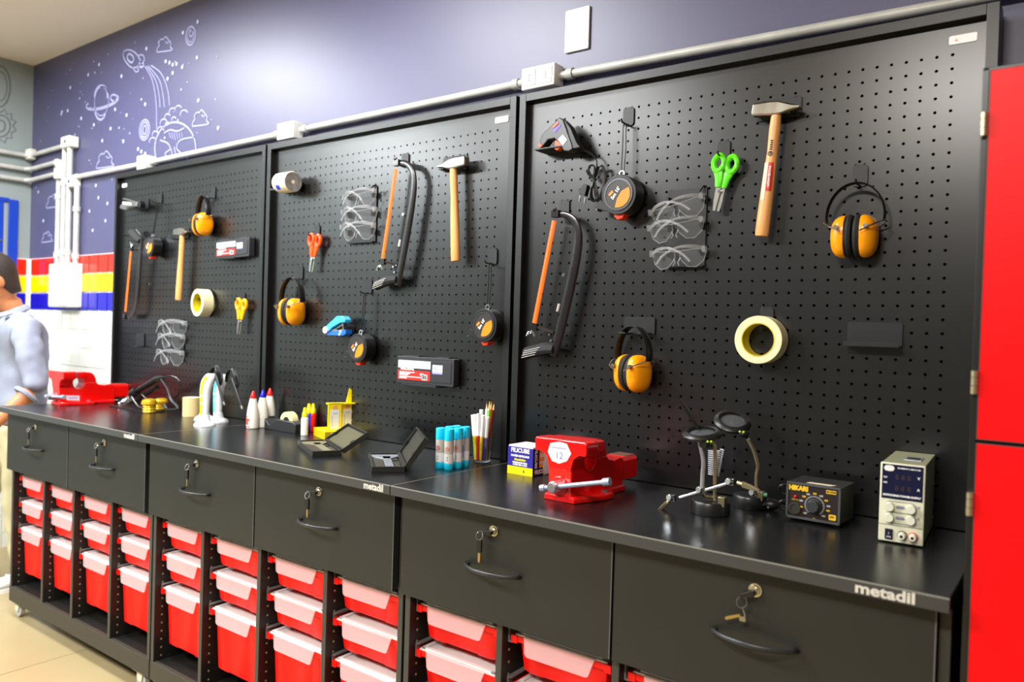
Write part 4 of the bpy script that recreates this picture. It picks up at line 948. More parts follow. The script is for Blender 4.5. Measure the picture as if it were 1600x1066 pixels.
    if number:
        b.prism([(-1.2, 4.0), (-.75, 3.3), (0, 3.15), (.75, 3.45), (1.15, 4.1), (.7, 4.85), (-.1, 4.95), (-.95, 4.75)], -.11, -.065); l = ob('number_label', b, WHT, t, sm=0)
        text('12', .8*U, mat('violet ink', (110, 100, 200), .5), l, (-.02*U, -.12*U, 3.8*U), bold=-.0001); b = MB(U); b.box(-.8, .7, -.12, -.11, 4.4, 4.46); ob('label_line', b, mat('violet ink', (110, 100, 200), .5), l, sm=0)
    else:
        b.M = R; b.prism([(1.1, .75), (2.95, .6), (2.95, 1.35), (1.0, 1.5)], -1.19, -1.15); l = ob('maker_label', b, mat('silver label', (225, 222, 230), .35), t, sm=0)
        b = MB(U); b.M = R; b.box(1.35, 2.6, -1.2, -1.19, .98, 1.12); ob('label_line', b, BL, l, sm=0)
    return t
q = on(873, 784); vise(P(q.x, q.y, ZT), radians(-2), 'red bench vise on the nearest bench with round label 12', .95, True)
q = on(81, 632); vise(P(q.x+1.2, q.y, ZT), radians(0), 'red bench vise at the far left end of the benches', 1.0, False)

# soldering iron in a wire stand (far left bench)
q = on(215, 640); t = thing('soldering_stand', 'black soldering iron stand with spring, behind brass pots on the far left bench', 'soldering stand', P(q.x, q.y, ZT))
def rp(u, v, y): r = at(u, v, 1, y); return Vector((r.x-q.x, y-q.y, r.z-ZT))
b = MB(U); A0 = rp(183, 645, q.y); A1 = rp(245, 645, q.y); b.box(A0.x, A1.x, -1.2, 1.2, 0, .18); ob('stand_base', b, PLAS, t, bevel=.001)
b = MB(U); b.tube([rp(180, 641, q.y), rp(193, 628, q.y), rp(199, 621, q.y)], [.06, .16, .16], 8)
b.cyl(rp(206, 616, q.y), rp(214, 611, q.y), .62, n=18); b.cyl(rp(212, 612, q.y), rp(246, 592, q.y), .36, .5, n=16); b.cyl(rp(246, 592, q.y), rp(255, 589, q.y), .5, .15, n=16); ob('iron_handle', b, PLAS, t, bevel=.001)
b = MB(U); p0 = rp(189, 632, q.y); p1 = rp(205, 621, q.y); d = p1-p0; n = 70; nn = d.normalized(); e1 = Vector((0, 1, 0)); e2 = nn.cross(e1)
b.tube([p0+d*(i/n)+(e1*cos(i*.62)+e2*sin(i*.62))*.42 for i in range(n+1)], .08, 5); ob('spring', b, CHROME, t)
b = MB(U); b.cyl(rp(225, 617, q.y+.8), rp(246, 605, q.y+.8), .35, n=12); b.cyl(rp(215, 625, q.y+.6), rp(222, 619, q.y+.6), .3, n=12); ob('spare_holder', b, PLAS, t)
b = MB(U); b.tube(smooth_path([rp(206, 620, q.y-.5), rp(216, 635, q.y-.6), rp(224, 637, q.y-.6), rp(235, 636, q.y-.5)], 4), .1, 6); b.tube(smooth_path([rp(222, 617, q.y-.5), rp(230, 625, q.y-.5), rp(238, 634, q.y-.4)], 4), .1, 6); ob('wire_frame', b, STEEL, t, kind='stuff')
b = MB(U); b.tube(smooth_path([rp(255, 590, q.y), rp(268, 588, q.y+.5), rp(279, 594, q.y+.8), rp(282, 606, q.y+1), rp(277, 618, q.y+1), rp(270, 622, q.y+.8)], 5), .13, 6)
b.tube(smooth_path([rp(252, 592, q.y), rp(262, 608, q.y+.3), rp(268, 625, q.y+.3), rp(278, 638, q.y+.2), rp(262, 640, q.y), rp(256, 632, q.y)], 5), .22, 6); ob('cable', b, PLAS, t, kind='stuff')
BRS = mat('gold brass pot', (232, 186, 40), .3, .6)
for (u, v, r, h, lab) in ((233, 645, 1.0, 2.0, 'small ribbed brass pot on the far left bench, the nearer one'), (251, 640, .95, 1.7, 'small brass pot on the far left bench, the farther one')):
    g = on(u, v); t = thing('brass_pot', lab, 'pot', P(g.x, g.y, ZT), group=None); b = MB(U)
    b.lathe([(r*.8, 0)]+[(r*(.82 if i % 2 else .92), h*.55*(i+1)/6) for i in range(6)]+[(r, h*.6), (r*1.05, h*.75), (r*.9, h*.92), (r*.5, h), (.01, h)], 24); ob('pot', b, BRS, t)
    b = MB(U); b.lathe([(r*.95, h*.6), (r*1.1, h*.62), (r*1.1, h*.68), (r*.98, h*.7)], 24); ob('rim', b, BRS, t)
g = on(299, 650); h = vz(g, 299, 621); t = thing('cork_cup', 'beige cylindrical roll standing on the far left bench, left of the pens', 'roll', P(g.x, g.y, ZT))
b = MB(U); b.lathe([(1.18, 0), (1.2, h), (.9, h), (.88, h-.3), (.01, h-.3)], 28); ob('roll', b, mat('beige card roll', (232, 208, 148), .5, c2=(206, 178, 118), nscale=20, stretch=(1, 1, .05)), t)
b = MB(U); b.lathe([(.9, h+.02), (.55, h+.03), (.5, h-.2)], 24); ob('core', b, mat('pale roll core', (240, 226, 190), .5), t)
# three pens on suction feet
PW = mat('pen white', (236, 240, 240), .3)
for (u, v, vt, colr, lab, lean) in ((320, 665, 583, (236, 240, 20), 'white and yellow upright pen tool, the front one of three', .4), (319.5, 656, 583, (200, 236, 246), 'pale blue and white upright pen tool behind the yellow one', .2), (340.5, 660, 584, (110, 214, 240), 'light blue and white upright pen tool, rightmost of three', .5)):
    g = on(u, v); h = vz(g, u, vt); m = mat('pen '+lab.split()[0]+str(colr[0]), colr, .3)
    t = thing('pen_tool', lab, 'pen', P(g.x, g.y, ZT), group='upright pens on white suction feet'); b = MB(U)
    b.lathe([(1.35, 0), (1.35, .12), (1.2, .35), (.75, .6), (.62, .9), (.58, 1.3), (.5, 1.35), (.01, 1.35)], 24); ob('suction_foot', b, PW, t)
    k = h-1.2
    def outl(x0, x1, o=0): return None
    b = MB(U); rings = []
    for z, x, wx, wy in ((1.2, 0, .42, .42), (2, 0, .5, .45), (3.5, .05, .6, .5), (1.2+k*.6, .15, .7, .5), (1.2+k*.8, .5, .95, .5), (1.2+k*.93, .85, .95, .45), (1.2+k, 1.2, .6, .35)):
        rings.append([(x+lean*.2+wx*cos(2*pi*i/16), wy*sin(2*pi*i/16), z) for i in range(16)])
    b.loft(rings); bo = ob('pen_body', b, PW, t)
    b = MB(U); b.tube(smooth_path([(-.2, -.34, 1.3), (-.22, -.38, 2.4), (-.2, -.42, 1.2+k*.55), (.1, -.42, 1.2+k*.78), (.9, -.38, 1.2+k*.93)], 5), .34, 8, flat=.45, up=(1, 0, 0)); ob('colour_strip', b, m, t)
    b = MB(U); b.cyl((-.2, -.56, 2.9), (-.2, -.5, 2.9), .13, n=10); b.cyl((-.2, -.58, 3.8), (-.2, -.5, 3.8), .15, n=10); ob('button', b, PW, t)
for (uu, vv, s, lab) in ((337, 583, 1, 'bundled black cable hanging on the yellow pen'), (362, 588, 1.1, 'bundled black cable hanging on the right pen')):
    g = on(341, 662); c = at(uu, vv, 1, g.y); t = thing('cable_bundle', lab, 'cable', P(*c), group=None); b = MB(U)
    random.seed(int(uu))
    for i in range(6):
        a0 = random.uniform(-.4, .4); b.tube(smooth_path([(-1.1*s, a0*.4, -.8), (-.8*s, a0, .4+a0), (0, a0*.6, .9+.2*a0), (.9*s, a0, .1), (1.2*s+a0*.4, .1, -1.2+a0), (.4, a0, -.6), (-.6*s, 0, -.2+a0)], 4), .1, 5)
    ob('coils', b, PLAS, t, kind='stuff'); b = MB(U); b.tube([(.3*s, -.2, -.3), (1.6*s, -.3, -2.2), (2.4*s, -.3, -3.6)], [.2, .17, .17], 8); ob('plug_lead', b, PLAS, t)
    b = MB(U); b.cyl((2.35*s, -.3, -3.5), (2.65*s, -.3, -4.0), .14, n=8); ob('plug', b, STEEL, t)
# glue bottles
GLB = mat('glue bottle white', (244, 240, 226), .3)
for (u, v, colr, pc, lab) in ((394.5, 669.5, (236, 20, 20), (236, 60, 40), 'white glue bottle with red cap, the front one'), (409.5, 668, (20, 20, 200), (50, 70, 170), 'white glue bottle with blue cap'), (420.5, 665.5, (236, 20, 20), (220, 40, 50), 'white glue bottle with red cap, behind the blue-capped one')):
    g = on(u, v); h = vz(g, u, v-59); t = thing('glue_bottle', lab, 'bottle', P(g.x, g.y, ZT), (0, 0, radians(-20)), 'white glue bottles'); k = h/5.6
    b = MB(U); b.lathe([(.8*k, 0), (.9*k, .12*k), (.92*k, .6*k), (.85*k, 2.2*k), (.68*k, 3.4*k), (.45*k, 4.45*k), (.01, 4.45*k)], 28); ob('bottle_body', b, GLB, t)
    b = MB(U); b.lathe([(.44*k, 4.4*k), (.42*k, 4.75*k), (.3*k, 5.1*k), (.14*k, 5.5*k), (.05*k, 5.6*k), (.01, 5.6*k)], 20); ob('cap', b, mat('cap %d' % colr[0], colr, .3), t)
    m = mat('label ink %d' % pc[2], pc, .4)
    for (z0, z1, a0, a1) in ((.6, 1.6, 225, 300), (.25, .4, 210, 320), (1.75, 1.9, 215, 300), (2.9, 3.15, 235, 255), (1.2, 1.45, 300, 318)):
        b = MB(U); n = 8; vs = [((.935-.0*z)*k*(1-.0*z)*(1 if z < 1 else 1-.04*(z-1)-.02*(z-1)**2)*cos(radians(a0+(a1-a0)*i/n)), (.935)*k*(1 if z < 1 else 1-.04*(z-1)-.02*(z-1)**2)*sin(radians(a0+(a1-a0)*i/n)), z*k) for z in (z0, z1) for i in range(n+1)]
        b.add(vs, [(i, i+1, n+2+i, n+1+i) for i in range(n)]); ob('printed_label', b, m, t, sm=0)
# tape dispenser
g = on(446, 673); t = thing('tape_dispenser', 'black desk tape dispenser with a clear tape roll behind the white paint bottle', 'tape dispenser', P(g.x, g.y, ZT)); L_ = at(423, 673, 1, g.y).x-g.x; Rr = at(472, 673, 1, g.y).x-g.x; H = vz(g, 446, 655)
w_ = Rr-L_; pf = [(0, 0), (1, 0), (1, .78), (.9, .95), (.42, 1.0), (.36, .95), (.30, .6), (.22, .45), (.14, .45), (.06, .75), (.02, .95), (0, .9)]
b = MB(U); b.prism([(L_+x*w_, z*H) for x, z in pf], -1.0, 1.0); ob('dispenser_body', b, mat('satin black plastic', (30, 31, 32), .35), t, bevel=.003)
rx = at(452, 655, 1, g.y).x-g.x; b = MB(U); b.ring(1.25, .62, -.45, .45, 32, rx, H*.82); ob('tape', b, mat('yellowish clear tape', (226, 216, 160), .3), t); b = MB(U); b.ring(.64, .3, -.46, .46, 24, rx, H*.82); ob('core', b, PLAS, t)
b = MB(U); b.box(L_-.03, L_+.1, -.5, .5, H*.88, H*1.08); ob('cutter', b, STEEL, t)
# paint bottles
YC = mat('yellow dropper cap', (244, 222, 10), .3)
for i, (u, v, colr, lab) in enumerate(((475.5, 680.5, (244, 244, 240), 'white paint bottle with yellow cap'), (482, 674.5, (24, 50, 200), 'blue paint bottle with yellow cap'), (488.5, 674.5, (230, 20, 24), 'red paint bottle with yellow cap'), (494, 673, (40, 46, 30), 'black paint bottle with yellow cap'), (500, 672, (240, 214, 10), 'yellow paint bottle with yellow cap'))):
    g = on(u, v); h = vz(g, u, v-44); k = h/4.5; t = thing('paint_bottle', lab, 'bottle', P(g.x, g.y, ZT), group='small paint bottles with yellow caps')
    b = MB(U); b.lathe([(.5*k, 0), (.56*k, .08*k), (.56*k, 2.6*k), (.5*k, 2.85*k), (.36*k, 3.0*k), (.01, 3.0*k)], 24); ob('bottle_body', b, mat('paint %s' % lab.split()[0], colr, .25), t)
    b = MB(U); b.lathe([(.44*k, 2.95*k), (.46*k, 3.2*k), (.42*k, 3.6*k), (.3*k, 3.75*k), (.27*k, 4.2*k), (.2*k, 4.45*k), (.01, 4.5*k)], 20); ob('cap', b, YC, t)
# yellow card display
YB = mat('yellow card', (250, 226, 6), .45)
c0 = on(507.5, 688); c1 = on(483.5, 680); c2 = on(548, 678); ey = (c1-c0); yaw = radians(68); t = thing('paint_display', 'yellow cardboard display stand with two printed panels on the middle bench', 'display', P(c0.x, c0.y, ZT), (0, 0, yaw))
lx = 4.2; ly = 4.4; hh = vz(c0, 507.5, 675)
b = MB(U); b.box(0, lx, 0, ly, 0, hh-.06); b.box(0, lx, 0, .1, 0, hh); b.box(0, .1, 0, ly, 0, hh); b.box(lx-.1, lx, 0, ly, 0, hh); b.box(0, lx, ly-.1, ly, 0, hh); ob('tray', b, YB, t, sm=0, bevel=.0005)
ht = vz(c0, 507.5, 624)
b = MB(U); b.box(.7, 2.2, 1.2, 1.35, hh-.06, ht-.6); ob('panel', b, YB, t, sm=0); b = MB(U); b.box(2.5, 4.0, 1.9, 2.05, hh-.06, ht-.6); b.box(.7, 4.0, 1.2, 2.1, ht-.75, ht-.6); ob('panel', b, YB, t, sm=0)
b = MB(U); b.prism([(3.1, ht-.6), (4.0, ht-.6), (4.1, ht+.6), (3.5, ht+1.1)], 1.95, 2.05); ob('header_flap', b, YB, t, sm=0)
for x0, y in ((.95, 1.18), (2.7, 1.88)):
    b = MB(U); b.prism(rrect(x0, x0+1.1, hh+.1, hh+2.4, .15), y-.02, y); pl = ob('printed_bottle', b, WHT, t, sm=0); b = MB(U); b.prism(rrect(x0+.3, x0+.8, hh+2.4, hh+2.9, .1), y-.02, y); ob('print', b, mat('salmon print', (240, 170, 120), .5), pl, sm=0)
    b = MB(U); b.box(x0+.35, x0+.9, y-.03, y-.02, hh+1.9, hh+2.05); b.box(x0+.2, x0+.28, y-.03, y-.02, hh+.3, hh+1.7); ob('print', b, OUT, pl, sm=0)
b = MB(U); b.box(.7, 2.6, -.03, 0, .15, hh-.15); pl = ob('label', b, WHT, t, sm=0); b = MB(U); b.box(.85, 1.9, -.04, -.03, hh*.62, hh*.68); b.box(.85, 1.7, -.04, -.03, hh*.42, hh*.46); b.box(2.2, 2.5, -.04, -.03, .35, .6); ob('print', b, INK, pl, sm=0)
# open flat cases
OC = mat('olive grey case plastic', (42, 42, 38), .4, noise=.1, nscale=20); OI = mat('inner tray grey', (58, 54, 46), .45)
def opencase(fl, fr, br, lid_tip, label, lift, tool):
    a, c, d = on(*fl), on(*fr), on(*br); ex = c-a; yaw = math.atan2(ex.y, ex.x); wx = ex.length; dp = Vector((-sin(yaw), cos(yaw), 0)).dot(d-c); dp = max(3.0, min(dp, 8.0))
    t = thing('open_case', label, 'case', P(a.x, a.y, ZT), (0, 0, yaw), 'open hinged cases on the middle bench'); hh = .55
    b = MB(U); b.box(0, wx, 0, dp, 0, .3); b.box(0, wx, 0, .2, .3, hh); b.box(0, wx, dp-.2, dp, .3, hh); b.box(0, .2, .2, dp-.2, .3, hh); b.box(wx-.2, wx, .2, dp-.2, .3, hh); ob('case_bottom', b, OC, t, sm=0, bevel=.0008)
    b = MB(U); b.box(.35, wx*.4, .4, dp-.4, .3, .42); ob('insert', b, OI, t, sm=0, bevel=.0006); b = MB(U); b.box(wx*.72, wx-.35, .4, dp*.4, .3, .44); b.box(wx*.72, wx-.35, dp*.55, dp-.4, .3, .4); ob('insert', b, OI, t, sm=0, bevel=.0006)
    b = MB(U); z0, z1 = .32, .52; cx = wx*.55
    b.box(cx-.38, cx+.38, .25, dp*.72, z0, z1); b.prism([(cx-1.7, 0), (cx+1.4, 0), (cx+1.5, .3), (cx+.4, .75), (cx-.5, .75), (cx-1.5, .45)], 0, .2)
    b = MB(U); b.box(cx-.38, cx+.38, .25, dp*.75, z0, z1); b.loft([[(x, y, z) for x, y in ((cx-1.7, dp*.88), (cx-1.2, dp*.72), (cx-.38, dp*.6), (cx+.38, dp*.6), (cx+1.2, dp*.75), (cx+1.4, dp*.88))] for z in (z0, z1)]); ob('caliper_tool', b, tool, t, sm=0, bevel=.0005)
    L = wx*1.05; lid = MB(U); lid.M = Matrix.Translation((wx+.05, 0, hh)) @ Matrix.Rotation(-lift, 4, 'Y')
    lid.box(0, L, 0, dp, -.42, -.2); lid.box(0, L, 0, .15, -.2, .1); lid.box(0, L, dp-.15, dp, -.2, .1); lid.box(0, .15, .15, dp-.15, -.2, .1); lid.box(L-.15, L, .15, dp-.15, -.2, .1); l = ob('lid', lid, OC, t, sm=0, bevel=.0006)
    b = MB(U); b.M = lid.M; b.box(.3, L-.3, .3, dp-.3, -.2, -.16); ob('lid_lining', b, mat('lid lining '+str(int(lift*100)), (86, 83, 62) if lift < .8 else (50, 50, 45), .4), l, sm=0)  # shallow lid's yellowish lining has the display's reflected light in its colour
    b = MB(U); b.M = lid.M; b.box(L*.35, L*.5, .15, .5, -.16, .12); ob('clip', b, PLAS, l, sm=0); b = MB(U); b.M = lid.M; b.box(L*.35, L*.5, dp-.5, dp-.15, -.16, .12); ob('clip', b, PLAS, l, sm=0)
    b = MB(U); b.box(wx-.05, wx+.25, dp*.15, dp*.85, .12, .45); ob('hinge', b, PLAS, t, sm=0)
opencase((488, 714), (534, 712), (522, 690.5), None, 'open olive grey case in front of the yellow display', radians(33), mat('sand plastic', (124, 118, 92), .45))
opencase((580.5, 739), (632.5, 738.5), (625.5, 711.5), None, 'open dark grey case with silver tool beside the glue sticks', radians(56), mat('dull silver', (168, 172, 180), .35, .6))
# glue sticks
CYN = mat('cyan glue stick cap', (18, 200, 238), .3); GSB = mat('glue stick label grey', (196, 190, 178), .4)
for i, (u, v) in enumerate(((683.8, 732.5), (697.3, 735), (711.5, 732.3), (722.8, 729.5), (708.5, 727.5), (698, 729.3))):
    g = on(u, v-.7); h = vz(g, u, v-64); k = h/4.1
    if i == 0: k0 = k
    k = k0
    lab = ['leftmost', 'front', 'third from left', 'rightmost', 'rear', 'hidden middle'][i]+' cyan-capped glue stick of the group of six'
    t = thing('glue_stick', lab, 'glue stick', P(g.x, g.y+.3, ZT), (0, 0, radians((-10, 0, -8, 80, 30, 10)[i])), 'cyan capped glue sticks')
    b = MB(U); b.lathe([(.45*k, 0), (.48*k, .05), (.48*k, .62*k), (.46*k, .66*k)], 24); ob('base_cap', b, CYN, t)
    b = MB(U); b.lathe([(.47*k, .62*k), (.47*k, 3.0*k)], 28); st = ob('tube', b, GSB, t)
    b = MB(U); b.lathe([(.475*k, .68*k), (.475*k, 1.6*k)], 28); ob('lower_label', b, WHT, st)
    b = MB(U); b.lathe([(.49*k, 2.95*k), (.49*k, 4.0*k), (.46*k, 4.07*k), (.4*k, 4.1*k), (.38*k, 4.06*k), (.01, 4.06*k)], 28); ob('cap', b, CYN, t)
    b = MB(U)
    if i == 3: b.add([(.482*k*cos(radians(q)), .482*k*sin(radians(q)), z) for z in (.9*k, 2.2*k) for q in range(160, 211, 10)], [(j, j+1, 7+j, 6+j) for j in range(5)]); ob('blue_strip', b, mat('blue strip', (40, 160, 230), .4), st, sm=0)
    else:
        b.add([((.482)*k*cos(radians(270+22+r_*cos(w)*24)), .482*k*sin(radians(270+22+r_*cos(w)*24)), 2.1*k+r_*sin(w)*.2*k) for r_ in (1, .72) for w in [2*pi*j/16 for j in range(16)]], [(j, (j+1) % 16, 16+(j+1) % 16, 16+j) for j in range(16)])
        b.add([(.484*k*cos(radians(270+22+x)), .484*k*sin(radians(270+22+x)), 2.1*k+z*k) for x, z in ((-15, .14), (-11, .18), (15, -.14), (11, -.18))], [(0, 1, 2, 3)]); ob('ban_sign', b, STK, st, sm=0)
        b = MB(U); b.add([(.482*k*cos(radians(270+x)), .482*k*sin(radians(270+x)), z*k) for x, z in ((16, 1.2), (30, 1.2), (30, 1.28), (16, 1.28), (16, .95), (30, .95), (30, 1.03), (16, 1.03))], [(0, 1, 2, 3), (4, 5, 6, 7)]); ob('print', b, INK, st, sm=0)
# glass with felt pens and pencils
g = on(747, 722); t = thing('glass', 'clear drinking glass holding felt pens and pencils on the middle bench', 'glass', P(g.x, g.y+.6, ZT)); hg = vz(g, 747, 681)
GLS = mat('clear glass', (250, 252, 252), .02, trans=1, spec=.5)
b = MB(U); b.lathe([(.01, .0), (.82, 0), (.9, .12), (1.0, hg*.45), (1.1, hg), (1.04, hg), (.95, hg*.45), (.84, .25), (.01, .22)], 32); ob('glass_body', b, GLS, t)
gy = g.y+.6
def stick(du, vt, colr, r, kind, lab, foot, lean=0, h2=None):
    hh = vz(g, 747, vt); q = thing(kind, lab, kind.replace('_', ' '), P(g.x+foot[0], gy+foot[1], ZT+.24), group='felt pens and pencils in the glass')
    tx = du-foot[0]; ty = lean-foot[1]; top = Vector((tx, ty, hh-.24)); m = mat('stick %d %d %d' % colr, colr, .35)
    if kind == 'felt_pen':
        c = top*.52; b = MB(U); b.cyl((0, 0, 0), c, r*.92, n=12); ob('barrel', b, m, q); b = MB(U); b.cyl(c, top, r, n=14); ob('cap', b, WHITE, q, bevel=.0006)
    else:
        c = top*.86; b = MB(U); b.cyl((0, 0, 0), c, r, n=6); ob('shaft', b, m, q, sm=0); e = c+(top-c)*.7; b = MB(U); b.cyl(c, e, r, r*.35, n=10); ob('sharpened_wood', b, mat('pencil wood', (236, 190, 130), .5), q); b = MB(U); b.cyl(e, top, r*.35, r*.05, n=8); ob('lead', b, m, q)
pens = [(-.95, 649.5, (170, 230, 30), (-.5, -.35), -.5), (-.55, 648, (245, 225, 10), (-.25, -.5), -.7), (-.35, 641, (200, 60, 150), (-.2, .2), .1), (.0, 646, (225, 12, 16), (.0, -.6), -.75), (.25, 640, (120, 90, 60), (.1, .3), .3), (.5, 648, (245, 215, 10), (.15, -.45), -.6), (.85, 651, (70, 40, 140), (.45, -.2), -.3)]
cn = ['lime', 'yellow, left', 'magenta', 'red', 'brown', 'yellow, right', 'violet']
for (dx, vt, c, f, ln), n_ in zip(pens, cn): stick(dx, vt, c, .2, 'felt_pen', 'white-capped felt pen in the glass, barrel %s' % n_, f, ln)
pcs = [(.0, 629, (196, 96, 30), (.3, .45), .5), (.3, 626.5, (240, 200, 20), (.42, .3), .6), (.6, 627.5, (238, 140, 20), (.5, .2), .55), (.9, 628, (120, 210, 40), (.55, -.1), -.1), (1.2, 627, (110, 24, 28), (.58, .1), .25)]
for (dx, vt, c, f, ln), n_ in zip(pcs, ['light brown', 'yellow', 'orange', 'green', 'dark red']): stick(dx, vt, c, .12, 'pencil', 'sharpened %s pencil in the glass' % n_, f, ln)
# paper cube box
a, c = on(792.7, 738.7), on(831.8, 745.4); ex = c-a; yaw = math.atan2(ex.y, ex.x); w_ = ex.length; H = (vz(a, 794.9, 694)+vz(c, 833.2, 700))/2
d_ = on(862, 738)
t = thing('paper_cube', 'blue and yellow note paper cube box beside the red vise', 'paper box', P(a.x, a.y, ZT), (0, 0, yaw)); dpt = w_*.95
NAVY = mat('navy print', (46, 42, 150), .35); YEL = mat('yellow print', (250, 230, 0), .35); NK = mat('dark navy print', (30, 28, 70), .35)
b = MB(U); b.box(.06, w_-.06, .06, dpt, 0, H-.02); pp = ob('paper_stack', b, mat('pink white paper', (248, 224, 224), .6), t, sm=0)
b = MB(U); b.box(0, w_, 0, .06, 0, H-.15); fc = ob('front_card', b, NAVY, t, sm=0)
b = MB(U); b.box(.0, w_, -.02, 0, 0, H*.27); ob('yellow_band', b, YEL, fc, sm=0)
b = MB(U); b.box(w_-.06, w_, .06, 1.0, 0, H-.15); b.box(w_-.06, w_, 1.0, dpt, 0, H*.25); b.box(w_-.06, w_, dpt-.5, dpt, 0, H-.15); sd = ob('side_card', b, NK, t, sm=0)
text('FILICUBE', .58*U*w_/3.1, WHT, fc, (w_*.5*U, -.03*U, H*.83*U), bold=.0006, sx=1.0); text('PAPÉIS ESPECIAIS', .26*U*w_/3.1, WHT, fc, (w_*.5*U, -.03*U, H*.64*U), bold=.0004, sx=1.15)
text('Monolúcidos', .26*U*w_/3.1, YEL, fc, (w_*.5*U, -.03*U, H*.515*U), bold=.0006); text('PEQUENOS PARA', .21*U*w_/3.1, WHT, fc, (w_*.5*U, -.03*U, H*.41*U), bold=.0004, sx=1.1); text('O SEU DIA A DIA', .21*U*w_/3.1, WHT, fc, (w_*.5*U, -.03*U, H*.335*U), bold=.0004, sx=1.1)
text('S', .3*U, NK, fc, (w_*.66*U, -.03*U, H*.12*U), bold=.0006)
text('FILICUBE', .5*U*w_/3.1, WHT, sd, ((w_+.01)*U, .5*U, H*.6*U), (0, pi/2, 0), bold=.0004, sx=1.0); text('FILICUBE', .55*U*w_/3.1, WHT, sd, ((w_+.01)*U, 1.35*U, H*.12*U), (pi/2, 0, pi/2), bold=.0005)
OS = mat('orange paper', (250, 172, 60), .5)
for z in (.34, .56, .83): b = MB(U); b.box(w_-.065, w_-.05, 1.05, dpt-.7, H*z-.16*H*.5, H*z+.05*H); ob('orange_sheets', b, OS, pp, sm=0)
b = MB(U); b.loft([[(w_+.02, dpt*.62, 0), (w_+.35, dpt*.95, .1), (w_+.1, dpt*1.02, .1)], [(w_+.05, dpt*.55, H*.3), (w_+.55, dpt*.9, H*.35), (w_+.1, dpt*1.02, H*.3)], [(w_, dpt*.7, H*.65), (w_+.35, dpt*.95, H*.65), (w_+.05, dpt*1.0, H*.65)], [(w_-.03, dpt*.85, H*.85), (w_+.1, dpt*.95, H*.85), (w_, dpt*1.0, H*.85)]]); ob('loose_wrap', b, film('torn clear wrap', (226, 226, 222), .55, .2), t)
b = MB(U); b.loft([[(-.02, .2, H*.2), (-.25, .5, H*.25), (-.02, 1.0, H*.2)], [(-.02, .2, H*.45), (-.32, .6, H*.4), (-.02, 1.1, H*.45)], [(-.02, .3, H*.6), (-.08, .5, H*.6), (-.02, .8, H*.6)]]); ob('loose_wrap', b, film('torn clear wrap', (226, 226, 222), .55, .2), t)
# ---- helping hands with magnifiers
HB = mat('cast black base', (26, 27, 28), .3); DLN = film('magnifier lens', (96, 99, 103), .5, .12); GOLD = mat('aged nickel', (190, 178, 140), .3, .9)
def hhand(u, v, base_r, label, parts):
    g = on(u, v); g.y += base_r*.8; t = thing('helping_hand', label, 'helping hand', P(g.x, g.y, ZT), group=None)
    def r(uu, vv, dy=0): q_ = at(uu, vv, 1, g.y+dy); return Vector((q_.x-g.x, dy, q_.z-ZT))
    b = MB(U); b.lathe([(base_r, 0), (base_r, .85), (base_r*.93, 1.0), (.01, 1.0)], 36); ob('base', b, HB, t, bevel=.001)
    parts(t, r, g); return t
def lens(t, r, u, v, rad, rx, rz, nm='magnifier', dy=0):
    c = r(u, v, dy); R = Matrix.Translation(c) @ Matrix.Rotation(rz, 4, 'Y') @ Matrix.Rotation(rx, 4, 'X')
    b = MB(U); b.M = R; b.tube([(rad*cos(q), rad*sin(q), 0) for q in [2*pi*i/32 for i in range(32)]], .2, 8, closed=True, flat=1.5); m = ob('magnifier_ring', b, PLAS, t)
    b = MB(U); b.M = R; b.lathe([(.01, .12), (rad*.5, .09), (rad*.9, 0), (rad*.5, -.09), (.01, -.12)], 28); ob('lens', b, DLN, m)
def clip(t, p, d, s=1.0):
    d = Vector(d).normalized(); b = MB(U); b.cyl(p, p+d*.5*s, .16, n=8); b.loft([[p+d*a+Vector((0, x, z)) for x, z in ((-.16, -w), (.16, -w), (.16, w), (-.16, w))] for a, w in ((.4*s, .2), (1.0*s, .17), (1.7*s, .04))]); ob('crocodile_clip', b, GOLD, t, bevel=.0004)
def knob(t, p, s=1):
    b = MB(U); b.cyl(p+Vector((0, -.35, 0)), p+Vector((0, .35, 0)), .13, n=10); b.cyl(p+Vector((-.05, -.65, .1)), p+Vector((.05, -.3, .05)), .24*s, n=12); b.box(p.x-.22, p.x+.22, p.y-.2, p.y+.2, p.z-.25, p.z+.25); ob('clamp', b, CHROME, t, bevel=.0006, kind=None)
